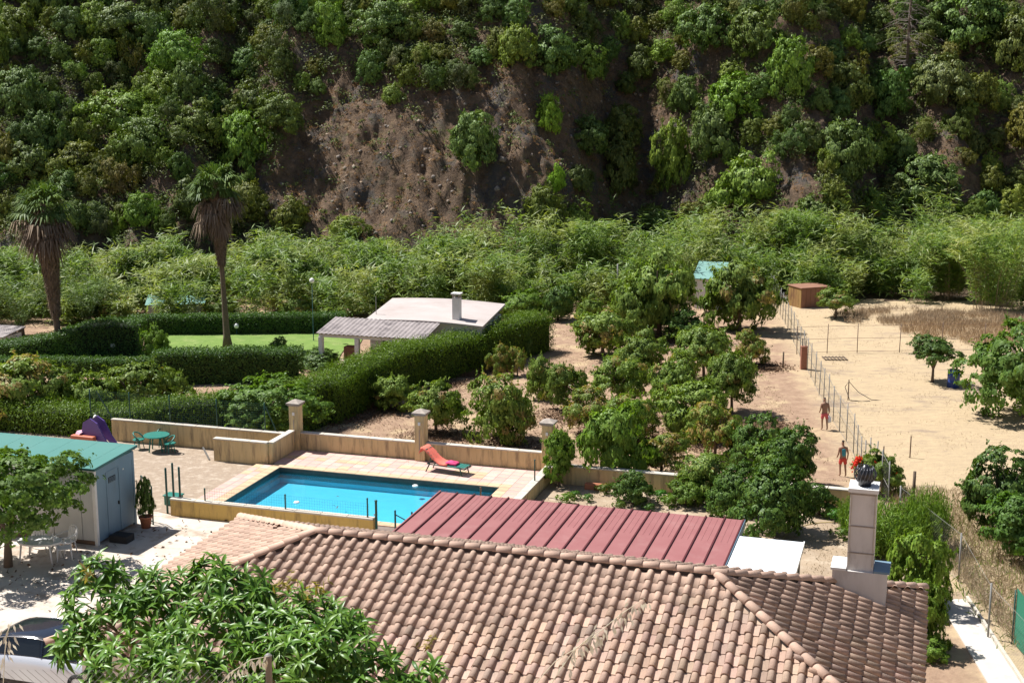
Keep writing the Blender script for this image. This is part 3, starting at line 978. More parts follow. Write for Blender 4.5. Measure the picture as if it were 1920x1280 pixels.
def ridge_line(p, qn, step=.385, lift=.06):
    p = Vector(p); qn = Vector(qn); d = (qn - p); L = d.length; d.normalize()
    y = -d; x = y.cross(Vector((0, 0, 1))).normalized(); z = x.cross(y)
    for k in range(int(L / step) + 1):
        m = Matrix.Translation(p + d * (k * step) + z * lift) @ Matrix(((x.x, y.x, z.x, 0), (x.y, y.y, z.y, 0), (x.z, y.z, z.z, 0), (0, 0, 0, 1)))
        o = obj('ridge_tile', ridge_me, roof); o.matrix_local = m
        o.rotation_euler.z += random.uniform(-.02, .02)
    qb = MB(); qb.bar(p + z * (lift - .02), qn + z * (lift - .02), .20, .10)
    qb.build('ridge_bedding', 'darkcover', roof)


ridge_line((UL - .1, WR, RH), (UR + .15, WR, RH))
ridge_line(R1, c10); ridge_line(R1, c11); ridge_line(R0, c00); ridge_line(R0, c01)

# chimney: wide sloping-bottomed base, tall block shaft, turbine cowl
CHU, CHW = -1.15, WR + 2.75
ch = MB()
zb = RH - (CHU + .5 - UR) * SL * HD / LD - .5
ch.box(CHU - .62, CHU + .62, CHW - .38, CHW + .38, 2.8, 4.86)
cho = ch.build('chimney', 'plaster', house)
q = MB(); q.box(CHU - .30, CHU + .30, CHW - .30, CHW + .34, 4.861, 6.76); q.build('chimney_shaft', 'plaster', cho)
for z0, z1 in ((4.98, 5.28), (5.33, 5.93), (5.98, 6.70)):
    for sx in (-1, 1):
        q = MB(); q.box(CHU + sx * .265 - .012, CHU + sx * .265 + .012, CHW - .312, CHW - .3005, z0, z1); q.build('panel_edge', 'coping', cho)
    q = MB(); q.box(CHU - .30, CHU + .30, CHW - .316, CHW - .3005, z1, z1 + .03); q.build('panel_edge', 'cap', cho)
q = MB(); q.box(CHU - .345, CHU + .335, CHW - .345, CHW + .385, 6.761, 6.85); q.build('chimney_cap', 'whiteplastic', cho)
q = MB(); q.box(CHU - .66, CHU - .31, CHW - .40, CHW + .40, 4.861, 4.92); q.build('ledge_slab', 'whiteplastic', cho)
q = MB(); q.box(CHU + .31, CHU + .68, CHW - .38, CHW + .40, 4.861, 4.91); q.build('ledge_slab', 'cabinblue', cho)
cw = MB(); cw.lathe([(.15, 0), (.15, .08), (.19, .12), (.16, .40), (.07, .46), (.05, .50)], 20, (CHU, CHW, 6.85))
cwo = cw.build('cowl', 'blackmetal', cho, True)
cwo.parent = cho
q = MB()
for k in range(18):
    a = 2 * math.pi * k / 18; pts = []
    for j in range(7):
        t = j / 6; rr = .17 + .085 * math.sin(math.pi * min(1, t * 1.02)); aa = a + t * .5
        pts.append((CHU + rr * math.cos(aa), CHW + rr * math.sin(aa), 6.95 + t * .36))
    q.tube(pts, .012, 5, 0)
q.build('cowl_fins', surf('cowl_fin_metal', (.10, .10, .11), (.07, .07, .08), 3, .3, metal=.5), cho, True)

# ================================================================ RED METAL ROOF
red = thing('metal_roof_shelter', 'open shelter with a dusty red standing seam metal roof behind the tiled house', 'shelter', (0, 0, 0), PHI)
ru0, ru1, rw0, rw1, rh = -15.0, -5.05, 35.0, 41.3, 2.6
n = 17; s = (ru1 - ru0) / n
for k in range(n):
    a = ru0 + k * s
    q = MB(); q.box(a + .01, a + s - .01, rw0, rw1, rh - .03, rh)
    q.build('roof_panel', 'redmetal', red)
    q = MB(); q.box(a + s - .022, a + s + .022, rw0, rw1 + .003, rh - .02, rh + .045); q.build('roof_seam', 'redrib', red)
for sgn in range(n):
    a = ru0 + (sgn + .5) * s
    q = MB(); q.box(a - .1, a - .085, rw1 - 2.2, rw1 - .02, rh + .0005, rh + .007); q.box(a + .085, a + .1, rw1 - 2.2, rw1 - .02, rh + .0005, rh + .007)
    q.build('panel_crease', 'redmetal', red)
q = MB(); q.box(ru0 - .03, ru0 + .01, rw0, rw1, rh - .08, rh + .05); q.build('edge_trim', 'redmetal', red)
q = MB(); q.box(ru1 - .0, ru1 + .05, rw0, rw1 + .02, rh - .22, rh + .02); q.build('edge_trim', 'cabinblue', red)
q = MB(); q.box(ru0, ru1, rw1 + .004, rw1 + .04, rh - .16, rh - .03); q.build('gutter', 'cap', red)
for a in (ru0 + .2, (ru0 + ru1) / 2, ru1 - .2):
    for c in (rw0 + .2, rw1 - .2):
        q = MB(); q.box(a - .06, a + .06, c - .06, c + .06, 0, rh - .24); q.build('post', 'steel', red)
for c in (rw0 + .2, rw1 - .2):
    q = MB(); q.box(ru0 + .05, ru1 - .05, c - .05, c + .05, rh - .24, rh - .031); q.build('beam', 'steel', red)
wp_ = thing('white_canopy', 'flat white canopy sheet joined to the right end of the red roof', 'canopy', (0, 0, 0), PHI)
q = MB(); q.box(-4.98, -3.1, 35.0, 39.85, rh - .08, rh - .02); q.build('sheet', 'whitepanel', wp_)
q = MB(); q.box(-3.098, -3.06, 35.0, 39.88, rh - .14, rh + .0); q.build('edge_trim', 'whiteplastic', wp_)
for c in (36, 39.6):
    q = MB(); q.box(-3.25, -3.15, c - .05, c + .05, 0, rh - .081); q.build('post', 'steel', wp_)

# ================================================================ CABIN
cb = thing('site_cabin', 'blue grey and white prefabricated cabin with a teal metal roof on the patio', 'cabin', F(-27.1, 39.7), PHI)
CL, CWD, CHT = 7.5, 2.5, 2.75
q = MB(); q.box(-CL, -.05, .05, CWD - .05, .1, CHT); q.build('cabin_body', 'cabinwhite', cb)
k = 0; x = -CL
while x < -.15:
    x1 = min(x + 1.15, -.12)
    q = MB(); q.box(x + .012, x1 - .012, .012, .049, .16, CHT - .12); q.build('wall_panel', 'cabinwhite', cb, bevel=.006); x = x1
q = MB(); q.box(-.12, 0, 0, .12, .0, CHT); q.build('corner_post', 'white', cb)
q = MB(); q.box(-.12, 0, CWD - .12, CWD, .0, CHT); q.build('corner_post', 'cabinblue', cb)
q = MB(); q.box(-CL, -.12, 0.0, .06, .02, .16); q.build('base_rail', 'rustpost', cb)
q = MB(); q.box(-CL, -.12, 0.004, .06, CHT - .12, CHT); q.build('top_rail', 'white', cb)
for a, c in ((.125, .72), (1.5, CWD - .125)):
    q = MB(); q.box(-.05, -.012, a, c, .1, CHT - .1); q.build('wall_panel', 'cabinblue', cb, bevel=.006)
q = MB(); q.box(-.05, -.0, .125, CWD - .125, CHT - .3, CHT + .003); q.build('top_rail', 'cabinblue', cb)
dr = MB(); dr.box(-.05, -.018, .73, 1.49, .12, 2.42); dro = dr.build('door', 'cabinblue', cb)
for a, c in ((.70, .74), (1.48, 1.52)):
    q = MB(); q.box(-.02, .012, a, c, .1, 2.45); q.build('door_frame', 'cabinblue', cb)
q = MB(); q.box(-.02, .012, .741, 1.479, 2.42, 2.46); q.build('door_frame', 'cabinblue', cb)
q = MB(); q.box(-.017, -.006, .86, 1.30, 2.02, 2.22); q.build('vent_grille', 'dark', dro)
for kk in range(4):
    q = MB(); q.box(-.0055, .003, .87, 1.29, 2.04 + kk * .045, 2.055 + kk * .045); q.build('vent_slat', 'cabinblue', dro)
q = MB(); q.box(-.0175, .03, 1.38, 1.42, 1.1, 1.22); q.build('handle', 'dark', dro)
q = MB(); q.box(-.02, .0, 1.75, 1.83, 2.25, 2.30); q.build('label_plate', 'white', cb)
x = -CL - .1; k = 0
while x < .0:
    x1 = min(x + 1.02, .08)
    q = MB(); q.add([(x + .004, -.12, CHT + .03), (x1 - .004, -.12, CHT + .03), (x1 - .004, CWD + .12, CHT + .16), (x + .004, CWD + .12, CHT + .16),
                     (x + .004, -.12, CHT + .07), (x1 - .004, -.12, CHT + .07), (x1 - .004, CWD + .12, CHT + .20), (x + .004, CWD + .12, CHT + .20)],
                    [(3, 2, 1, 0), (4, 5, 6, 7), (0, 1, 5, 4), (1, 2, 6, 5), (2, 3, 7, 6), (3, 0, 4, 7)])
    q.build('roof_sheet', 'teal', cb); x = x1
q = MB(); q.add([(.081, -.12, CHT - .02), (.11, -.12, CHT - .02), (.11, CWD + .12, CHT + .11), (.081, CWD + .12, CHT + .11),
                 (.081, -.12, CHT + .075), (.11, -.12, CHT + .075), (.11, CWD + .12, CHT + .205), (.081, CWD + .12, CHT + .205)],
                [(3, 2, 1, 0), (4, 5, 6, 7), (0, 1, 5, 4), (1, 2, 6, 5), (2, 3, 7, 6), (3, 0, 4, 7)]); q.build('roof_trim', 'teal_dark', cb)
q = MB(); q.box(-CL - .1, .08, -.15, -.121, CHT - .0, CHT + .075); q.build('roof_trim', 'teal_dark', cb)

# boards leaning under the cabin, doormat tub, potted plant
q = MB(); q.bar((0, 0, .06), (1.6, -.1, .08), .22, .1); o = q.build('timber_plank', 'palebark'); o.location = F(-29.4, 39.45, 0); o.rotation_euler = (0, 0, PHI)
tag(o, 'weathered timber plank lying along the foot of the cabin', 'plank')
q = MB(); q.box(-.35, .35, -.25, .25, .0, .25); q.box(-.3, .3, -.2, .2, .2501, .26); o = q.build('black_crate', 'rubber', bevel=.02); o.location = F(-26.6, 40.4, 0); o.rotation_euler = (0, 0, PHI)
tag(o, 'flat black crate on the ground in front of the cabin door', 'crate')
pp = thing('potted_plant', 'tall leafy green plant in a terracotta pot beside the cabin door', 'potted plant', F(-26.55, 41.9, 0), 0)
q = MB(); q.lathe([(.16, 0), (.22, .38), (.25, .38), (.25, .44), (.19, .44), (.18, .38)], 16); q.build('pot', 'terracotta', pp, True)
q = MB(); q.tube([(0, 0, .35), (.03, 0, .9), (0, .02, 1.5)], [.02, .018, .01], 6); q.build('stem', 'wood', pp)
pm = crown_mesh('potted_foliage', 71, ['citrus'], 26, .35, 1400, .22, .10)
o = obj('foliage', pm, pp, (0, 0, .45)); o.scale = (.34, .34, 1.45)

# gates at the left of the pool
gt = thing('yard_gate', 'tall green framed wire gate standing ajar between cabin and pool wall', 'gate', F(-26.75, 42.6), PHI)
for (x, y, h) in ((0.1, .95, 1.75), (.36, 1.0, 1.95), (.42, 1.35, 1.7)):
    q = MB(); q.lathe([(.04, 0), (.04, h), (.01, h + .03)], 10, (x, y, 0)); q.build('gate_post', 'greenpost', gt, True)
q = MB(); A = (-.35, .0); Bq = (.28, -.35)
for z in (.12, 1.15, 1.7):
    q.bar((*A, z), (*Bq, z - (.25 if z > 1.6 else 0)), .035, .035)
q.bar((*A, .1), (*A, 1.72), .035, .035); q.bar((*Bq, .0), (*Bq, 1.46), .04, .04)
q.build('gate_frame', 'greenpost', gt)
q = MB()
for k in range(1, 12):
    t = k / 12; x = A[0] + (Bq[0] - A[0]) * t; y = A[1] + (Bq[1] - A[1]) * t
    q.box(x, x + .004, y, y + .004, .12, 1.68 - .25 * t)
tag(q.build('wire_mesh', 'greenpost', gt), kind='stuff')
q = MB(); q.box(-.3, .3, -.2, .2, 0, .35); q.box(-.34, .34, -.24, .24, .351, .4); o = q.build('bench_box', 'greenplastic', bevel=.02); o.location = F(-27.0, 44.6, 0); o.rotation_euler = (0, 0, PHI)
tag(o, 'low pale green box in the yard just behind the wire gate', 'box')

# ================================================================ WHITE GARDEN TABLE AND CHAIRS
tb = thing('garden_table', 'white oval plastic garden table in the shade of the fig tree', 'table', F(-28.15, 37.9), PHI + .15)
q = MB(); pr = [(math.cos(2 * math.pi * k / 28) * .78, math.sin(2 * math.pi * k / 28) * .5) for k in range(28)]
q.prism(pr, .69, .72); q.prism([(x * .96, y * .96) for x, y in pr], .65, .689); q.build('tabletop', 'whiteplastic', tb, bevel=.006)
for sx, sy in ((-1, -1), (1, -1), (1, 1), (-1, 1)):
    q = MB(); q.tube([(sx * .5, sy * .3, .65), (sx * .58, sy * .34, 0)], [.035, .025], 8); q.build('leg', 'whiteplastic', tb, True)


def chair():
    r = thing('garden_chair', '', 'chair')
    q = MB(); q.box(-.24, .24, -.22, .22, .40, .43); q.build('seat', 'whiteplastic', r, bevel=.01)
    for sx in (-1, 1):
        for sy in (-1, 1):
            q = MB(); q.tube([(sx * .21, sy * .2, .41), (sx * .26, sy * .25, 0)], [.026, .018], 6); q.build('leg', 'whiteplastic', r, True)
        q = MB(); q.tube([(sx * .26, -.24, .41), (sx * .28, -.22, .64), (sx * .28, .1, .66), (sx * .24, .27, .68)], .02, 6); q.build('armrest', 'whiteplastic', r, True)
    for k in range(5):
        q = MB(); x = -.18 + k * .09; q.bar((x, .22, .43), (x * 1.1, .32, .84), .055, .014); q.build('back_slat', 'whiteplastic', r)
    q = MB(); q.tube([(-.24, .23, .43), (-.25, .32, .78), (-.15, .345, .88), (0, .35, .9), (.15, .345, .88), (.25, .32, .78), (.24, .23, .43)], .018, 6); q.build('back_frame', 'whiteplastic', r, True)
    return r


c0 = chair()
for k, (uu, ww, rz, lab) in enumerate(((-27.45, 38.25, 2.2, 'white plastic garden chair pushed in at the right of the oval table'),
                                       (-28.8, 38.75, .5, 'white plastic garden chair behind the left side of the oval table'),
                                       (-27.75, 38.8, -.4, 'white plastic garden chair behind the oval table nearest the cabin'))):
    c = c0 if k == 0 else copy_tree(c0)
    c.location = F(uu, ww); c.rotation_euler = (0, 0, PHI + rz); c['label'] = lab; c['group'] = 'white garden chairs'

# ================================================================ GREEN TABLE SET AND PURPLE SLIDE BEHIND THE CABIN
gp = Vector((-15.35, 57.9, 0))
gt2 = thing('round_table', 'round green plastic table in front of the back wall', 'table', gp, 0)
q = MB(); q.lathe([(.02, .68), (.55, .68), (.57, .70), (.55, .73), (.02, .735)], 24); q.build('tabletop', 'greenplastic', gt2)
for k in range(4):
    a = math.pi / 4 + k * math.pi / 2
    q = MB(); q.tube([(.3 * math.cos(a), .3 * math.sin(a), .69), (.4 * math.cos(a), .4 * math.sin(a), 0)], .03, 6); q.build('leg', 'greenplastic', gt2, True)


def bench():
    r = thing('garden_stool', '', 'stool')
    q = MB(); q.lathe([(.02, .42), (.24, .42), (.26, .44), (.24, .47), (.02, .475)], 18); q.build('seat', 'greenplastic', r)
    for k in range(4):
        a = math.pi / 4 + k * math.pi / 2
        q = MB(); q.tube([(.15 * math.cos(a), .15 * math.sin(a), .43), (.22 * math.cos(a), .22 * math.sin(a), 0)], .02, 6); q.build('leg', 'greenplastic', r, True)
    q = MB(); q.tube([(.22 * math.cos(t), .22 * math.sin(t), .47 + .28 * math.sin((t + .6) / (math.pi + 1.2) * math.pi)) for t in [-.6 + k * (math.pi + 1.2) / 8 for k in range(9)]], .03, 6); q.build('backrest', 'greenplastic', r, True)
    return r


b0 = bench()
for k, (dx, dy, lab) in enumerate(((.65, -.35, 'green plastic chair to the right of the round green table'), (.05, .75, 'green plastic chair behind the round green table'),
                                   (-.85, .25, 'green plastic chair left of the round green table beside the cabin roof'))):
    c = b0 if k == 0 else copy_tree(b0)
    c.location = gp + Vector((dx, dy, 0)); c.rotation_euler = (0, 0, (-.9, .2, 1.2)[k]); c['label'] = lab; c['group'] = 'green plastic chairs'
sp = Vector((-17.7, 57.0, 0))
sl = thing('toy_slide', 'faded purple plastic slide behind the cabin roof', 'slide', sp, math.radians(-20)); sl.scale = (.88, .88, .88)
for sy in (-.28, .28):
    q = MB(); pts = []
    outer = [(-.55, .2), (-.62, 1.0), (-.45, 1.75), (-.05, 1.98), (.35, 1.75), (.7, 1.1), (1.2, .45), (1.5, .12), (1.2, .1), (.5, .8), (0, 1.1), (-.3, .9), (-.3, .2)]
    nn = len(outer)
    q.add([(x, sy - .04, z) for x, z in outer] + [(x, sy + .04, z) for x, z in outer], [tuple(range(nn - 1, -1, -1)), tuple(range(nn, 2 * nn))] + [(i, (i + 1) % nn, nn + (i + 1) % nn, nn + i) for i in range(nn)])
    q.build('side_panel', 'purple', sl)
q = MB(); q.add([(0, -.24, 1.05), (0, .24, 1.05), (.55, .24, .72), (.55, -.24, .72), (1.5, .24, .13), (1.5, -.24, .13)], [(0, 3, 2, 1), (3, 5, 4, 2)]); q.build('chute', 'pinkplastic', sl)
q = MB(); q.add([(-1.5, -.4, .2), (-.5, -.5, 1.25), (-.4, .25, 1.35), (-1.3, .25, .2), (-.95, -.15, 1.25)], [(0, 1, 4), (1, 2, 4), (2, 3, 4), (3, 0, 4), (0, 3, 2, 1)]); q.build('steps', 'pinkplastic', sl)
q = MB(); q.box(-1.0, .3, -.62, -.35, 0, 1.15); q.build('base_block', 'orangeplastic', sl, bevel=.04)
q = MB(); q.lathe([(.2, 0), (.18, .9), (.12, 1.35), (.07, 1.5), (.02, 1.55)], 12); o = q.build('folded_parasol', 'whiteplastic', None, True); o.location = F(-34.15, 50.4); tag(o, 'white folded cloth cone standing left of the purple slide', 'parasol')
q = MB(); q.bar((0, 0, .45), (.45, -.3, .03), .06, .05); o = q.build('prop_stick', 'steel'); o.location = F(-29.1, 50.6); o.rotation_euler = (0, 0, PHI); tag(o, 'grey pole leaning against the end of the planter wall', 'pole')

# green screened fence on the back wall
fc = thing('screen_fence', 'green wire fence with dark screening above the ochre back wall', 'fence', F(-35.5, 51.95, .95), PHI)
for x in (0, 2.0, 4.0, 6.3, 8.6):
    q = MB(); q.lathe([(.03, -.2), (.03, 1.25), (.01, 1.27)], 8, (x + .0, .12, 0)); q.build('fence_post', 'greenpost', fc, True)
q = MB(); q.bar((.35, .12, 1.2), (1.1, .12, .0), .04, .04); q.build('brace', 'greenpost', fc)
q = MB(); q.bar((9.1, .12, .1), (8.65, .12, 1.1), .04, .04); q.build('brace', 'greenpost', fc)
q = MB()
for k in range(0, 87):
    q.box(k * .1, k * .1 + .006, .117, .123, 0, 1.2)
for k in range(13):
    q.box(0, 8.6, .117, .123, k * .1, k * .1 + .006)
tag(q.build('wire_mesh', 'greenpost', fc), kind='stuff')

# ================================================================ PARKED CAR
car = thing('parked_car', 'pale silver car with a glossy black roof and dark windows at the bottom left', 'car', F(-22.3, 30.25), PHI)
# car length along local x: front at +x (right). local y: away from the viewer


def car_section(x, hw, zs):
    return [(x, s * hw * k, z) for s, k, z in zs]


body = MB()
st = [(-2.15, .30, .55, .78), (-2.0, .25, .80, .84), (-1.2, .22, .88, .87), (0, .22, .93, .88), (.9, .22, .90, .88), (1.6, .25, .84, .85), (2.05, .3, .70, .80), (2.15, .35, .55, .74)]
prof = []
for x, zb_, zt, hw in st:
    prof.append([(x, -hw, zb_), (x, -hw * 1.02, (zb_ + zt) / 2), (x, -hw * .96, zt), (x, -hw * .6, zt + .04), (x, hw * .6, zt + .04), (x, hw * .96, zt), (x, hw * 1.02, (zb_ + zt) / 2), (x, hw, zb_)])
vs = [p for r in prof for p in r]; fs = []
for i in range(len(prof) - 1):
    for j in range(7):
        fs.append((i * 8 + j, (i + 1) * 8 + j, (i + 1) * 8 + j + 1, i * 8 + j + 1))
fs += [tuple(range(8)), tuple(range(len(vs) - 1, len(vs) - 9, -1))]
body.add(vs, fs)
bo = body.build('body', 'carbody', car, True)
gl = MB()
low = [(-1.75, .80, .90), (-1.1, .84, .94), (0.2, .84, .95), (1.25, .78, .93)]
high = [(-1.15, .62, 1.32), (-.9, .63, 1.38), (0.1, .64, 1.41), (.45, .60, 1.35)]
vs = []
for (x, y, z) in low: vs += [(x, -y, z), (x, y, z)]
for (x, y, z) in high: vs += [(x, -y, z), (x, y, z)]
fs = []
for i in range(3):
    fs += [(i * 2, (i + 1) * 2, 8 + (i + 1) * 2, 8 + i * 2), (i * 2 + 1, 8 + i * 2 + 1, 8 + (i + 1) * 2 + 1, (i + 1) * 2 + 1)]
fs += [(1, 0, 8, 9), (6, 7, 15, 14)]
gl.add(vs, fs); gl.build('windows', 'carglass', car)
rf = MB(); vs = []; RX = [-1.35, -1.15, -.8, -.3, .1, .35, .55]; RZ = [1.25, 1.345, 1.41, 1.445, 1.435, 1.40, 1.33]; RW = [.60, .66, .67, .68, .67, .65, .60]
for x, z, wd in zip(RX, RZ, RW):
    vs += [(x, -wd, z - .045), (x, -wd * .9, z), (x, -wd * .45, z + .03), (x, wd * .45, z + .03), (x, wd * .9, z), (x, wd, z - .045)]
fs = []
for i in range(len(RX) - 1):
    for j in range(5):
        fs.append((i * 6 + j, (i + 1) * 6 + j, (i + 1) * 6 + j + 1, i * 6 + j + 1))
rf.add(vs, fs); rfo = rf.build('car_roof', 'carblack', car, True)
sdm = rfo.modifiers.new('sub', 'SUBSURF'); sdm.levels = 2; sdm.render_levels = 2
for sy in (-1, 1):
    q = MB(); q.tube([(x, sy * (wd + .01), z - .05) for x, z, wd in zip(RX, RZ, RW)], .012, 6); q.build('roof_trim', 'chrome', car, True)
    for xx in (-.85, .25):
        q = MB(); q.bar((xx, sy * .845, .95), (xx - .05, sy * .66, 1.36), .05, .02); q.build('window_pillar', 'carblack', car)
    for xx in (-1.35, 1.35):
        q = MB(); vs = []
        for rr, yy in ((.2, -.1), (.31, -.09), (.32, 0), (.31, .09), (.2, .1)):
            for k in range(18):
                a = 2 * math.pi * k / 18; vs.append((xx + rr * math.cos(a), sy * .80 + yy, .32 + rr * math.sin(a)))
        fs = [(i * 18 + k, i * 18 + (k + 1) % 18, (i + 1) * 18 + (k + 1) % 18, (i + 1) * 18 + k) for i in range(4) for k in range(18)]
        q.add(vs, fs); q.build('wheel', 'rubber', car, True)
    q = MB(); q.tube([(.85, sy * .86, .98), (.9, sy * 1.02, 1.03)], [.05, .08], 8); q.build('mirror', 'carblack', car, True)
# pinkish wall in front of the car
q = MB(); q.prism([(-14.2, 31.0), (-10.6, 31.0), (-9.9, 33.2), (-11.2, 33.5)], -.1, .55)
o = q.build('low_wall', 'pinkpave'); tag(o, 'low pinkish rendered wall in the bottom left corner in front of the car', 'wall')

# ================================================================ FAR WHITE HOUSE
wh = thing('white_house', 'white single storey house with a pale shallow roof and a corrugated porch beyond the hedge', 'house', F(-2.05, 5.1, -1.0), PHI)
q = MB(); q.box(-30.7, -23.5, 72.6, 76.6, -.9, 2.0); q.build('wall', 'white', wh)
q = MB(); nn = 12; us = [-30.9 + (7.6) * k / nn for k in range(nn + 1)]
prof = [(u_, 2.2 + .17 * math.sin(math.pi * min(1, (u_ + 30.9) / 7.6 * .9 + .05))) for u_ in us]
vs = []
for u_, z in prof: vs += [(u_, 72.3, z - .35), (u_, 76.9, z + .25), (u_, 72.3, z - .23), (u_, 76.9, z + .37)]
fs = []
for i in range(nn):
    a = i * 4; fs += [(a, a + 1, a + 5, a + 4), (a + 2, a + 6, a + 7, a + 3), (a, a + 4, a + 6, a + 2), (a + 1, a + 3, a + 7, a + 5)]
fs += [(0, 2, 3, 1), (nn * 4, nn * 4 + 1, nn * 4 + 3, nn * 4 + 2)]
q.add(vs, fs); q.build('roof', 'houseroof', wh)
q = MB(); q.box(-25.45, -25.0, 72.95, 73.4, 1.8, 3.5); c_ = q.build('chimney', 'white', wh)
for dx in (0, .36):
    for dy in (0, .33):
        q = MB(); q.box(-25.45 + dx, -25.36 + dx, 72.95 + dy, 73.04 + dy, 3.501, 3.72); q.build('cap_pier', 'cap', c_)
q = MB(); q.box(-25.52, -24.93, 72.88, 73.46, 3.721, 3.8); q.build('chimney_cap', 'white', c_)
pr = MB(); n_ = 190; vs = []
for k in range(n_ + 1):
    x = -32.9 + 6.9 * k / n_; dz = .022 * math.sin(k / n_ * 6.9 / .29 * 2 * math.pi)
    vs += [(x, 69.5, 1.58 + dz), (x, 72.4, 2.06 + dz)]
pr.add(vs, [(2 * k, 2 * k + 2, 2 * k + 3, 2 * k + 1) for k in range(n_)])
po = pr.build('porch_roof', 'fibro', wh); md = po.modifiers.new('t', 'SOLIDIFY'); md.thickness = .03
q = MB(); q.box(-32.8, -26.1, 69.7, 69.9, 1.32, 1.5); q.box(-32.8, -32.65, 69.9, 72.4, 1.32, 1.5); q.build('porch_beam', 'white', wh)
for x in (-32.7, -30.35, -28.2, -26.2):
    q = MB(); q.box(x - .13, x + .13, 69.66, 69.92, -.9, 1.319); q.build('porch_post', 'white', wh)
q = MB(); q.box(-31.6, -30.9, 70.6, 71.2, -.8, .6); q.build('porch_fireplace', 'brick_red', wh)
q = MB(); q.box(-32.9, -26, 69.4, 72.6, -.78, -.6); q.build('porch_floor', 'pinkpave', wh)
q = MB(); q.box(-29.9, -29.0, 72.5, 72.595, .0, 1.2); wo = q.build('window', 'white', wh)
q = MB(); q.box(-29.8, -29.1, 72.47, 72.499, .1, 1.1); q.build('pane', 'carglass', wo)
q = MB(); q.box(-28.4, -27.5, 72.5, 72.595, -.7, 1.3); q.build('door', 'wood', wh)
q = MB(); q.tube([(-30.6, 73.4, 2.0), (-30.6, 73.4, 3.3)], .02, 6); q.build('aerial', 'steel', wh)

# far sheds
def shed(label, p, sx, sy, hgt, rz, roofm, wallm, slope=.25):
    r = thing('garden_shed', label, 'shed', p, rz)
    q = MB(); q.box(-sx / 2, sx / 2, -sy / 2, sy / 2, -.2, hgt); q.build('wall', wallm, r)
    q = MB(); a = sx / 2 + .2; c = sy / 2 + .25
    q.add([(-a, -c, hgt + .02), (a, -c, hgt + .02), (a, c, hgt + slope), (-a, c, hgt + slope), (-a, -c, hgt + .08), (a, -c, hgt + .08), (a, c, hgt + slope + .06), (-a, c, hgt + slope + .06)],
          [(3, 2, 1, 0), (4, 5, 6, 7), (0, 1, 5, 4), (1, 2, 6, 5), (2, 3, 7, 6), (3, 0, 4, 7)]); q.build('roof', roofm, r)
    q = MB(); q.box(-.4, .4, -sy / 2 - .03, -sy / 2 - .001, -.1, hgt - .4); q.build('door', 'wood', r)
    return r


p = G(1326, 560); shed('small shed with a pale teal roof among the big orchard trees', (p.x, p.y - 3.2, p.z), 2.4, 2.6, 2.2, PHI, 'paleteal', 'white', .9)
p = G(310, 612); shed('low shed with a pale teal sheet roof behind the long hedge', (p.x, p.y + 3.5, p.z), 3.8, 2.0, 1.1, PHI + .45, 'paleteal', 'cabinwhite', .35)
p = G(-5, 652); shed('low grey roofed shed at the left edge behind the hedge', (p.x - 1, p.y + 2, p.z), 3, 2, .55, PHI, 'fibro', 'white', .3)
# rust coloured box in the field
p = G(1515, 573)
bx = thing('rusty_storage_box', 'rusty ochre metal storage box with a brown lid standing in the dry field', 'storage box', p, .36)
q = MB(); q.box(-1.2, 1.2, -.9, .9, -.05, 1.5); q.build('box_body', 'rust', bx)
for k in range(5):
    q = MB(); q.box(-1.21, -1.2, -.88 + k * .36, -.55 + k * .36, 0, 1.48); q.build('side_panel', 'rust', bx)
for k in range(6):
    q = MB(); q.box(-1.18 + k * .4, -.81 + k * .4, -.925, -.901, 0, 1.48); q.build('front_panel', 'rusttop', bx)
q = MB(); q.box(-1.27, 1.27, -1.0, 1.0, 1.501, 1.57); q.build('lid', 'rusttop', bx, bevel=.01)
# blue drum
p = G(1787, 726)
q = MB(); q.lathe([(.27, 0), (.30, .03), (.30, .27), (.315, .29), (.30, .31), (.30, .6), (.315, .62), (.30, .64), (.30, .87), (.28, .9), (.27, .87)], 20)
o = q.build('water_barrel', 'bluedrum', None, True); o.location = p; o.scale = (1.15, 1.15, 1.15); tag(o, 'dark blue plastic barrel in the shade beside the round topped field tree', 'barrel')

# ================================================================ FIELD FENCES
def W0(px, py): return G(px, py)


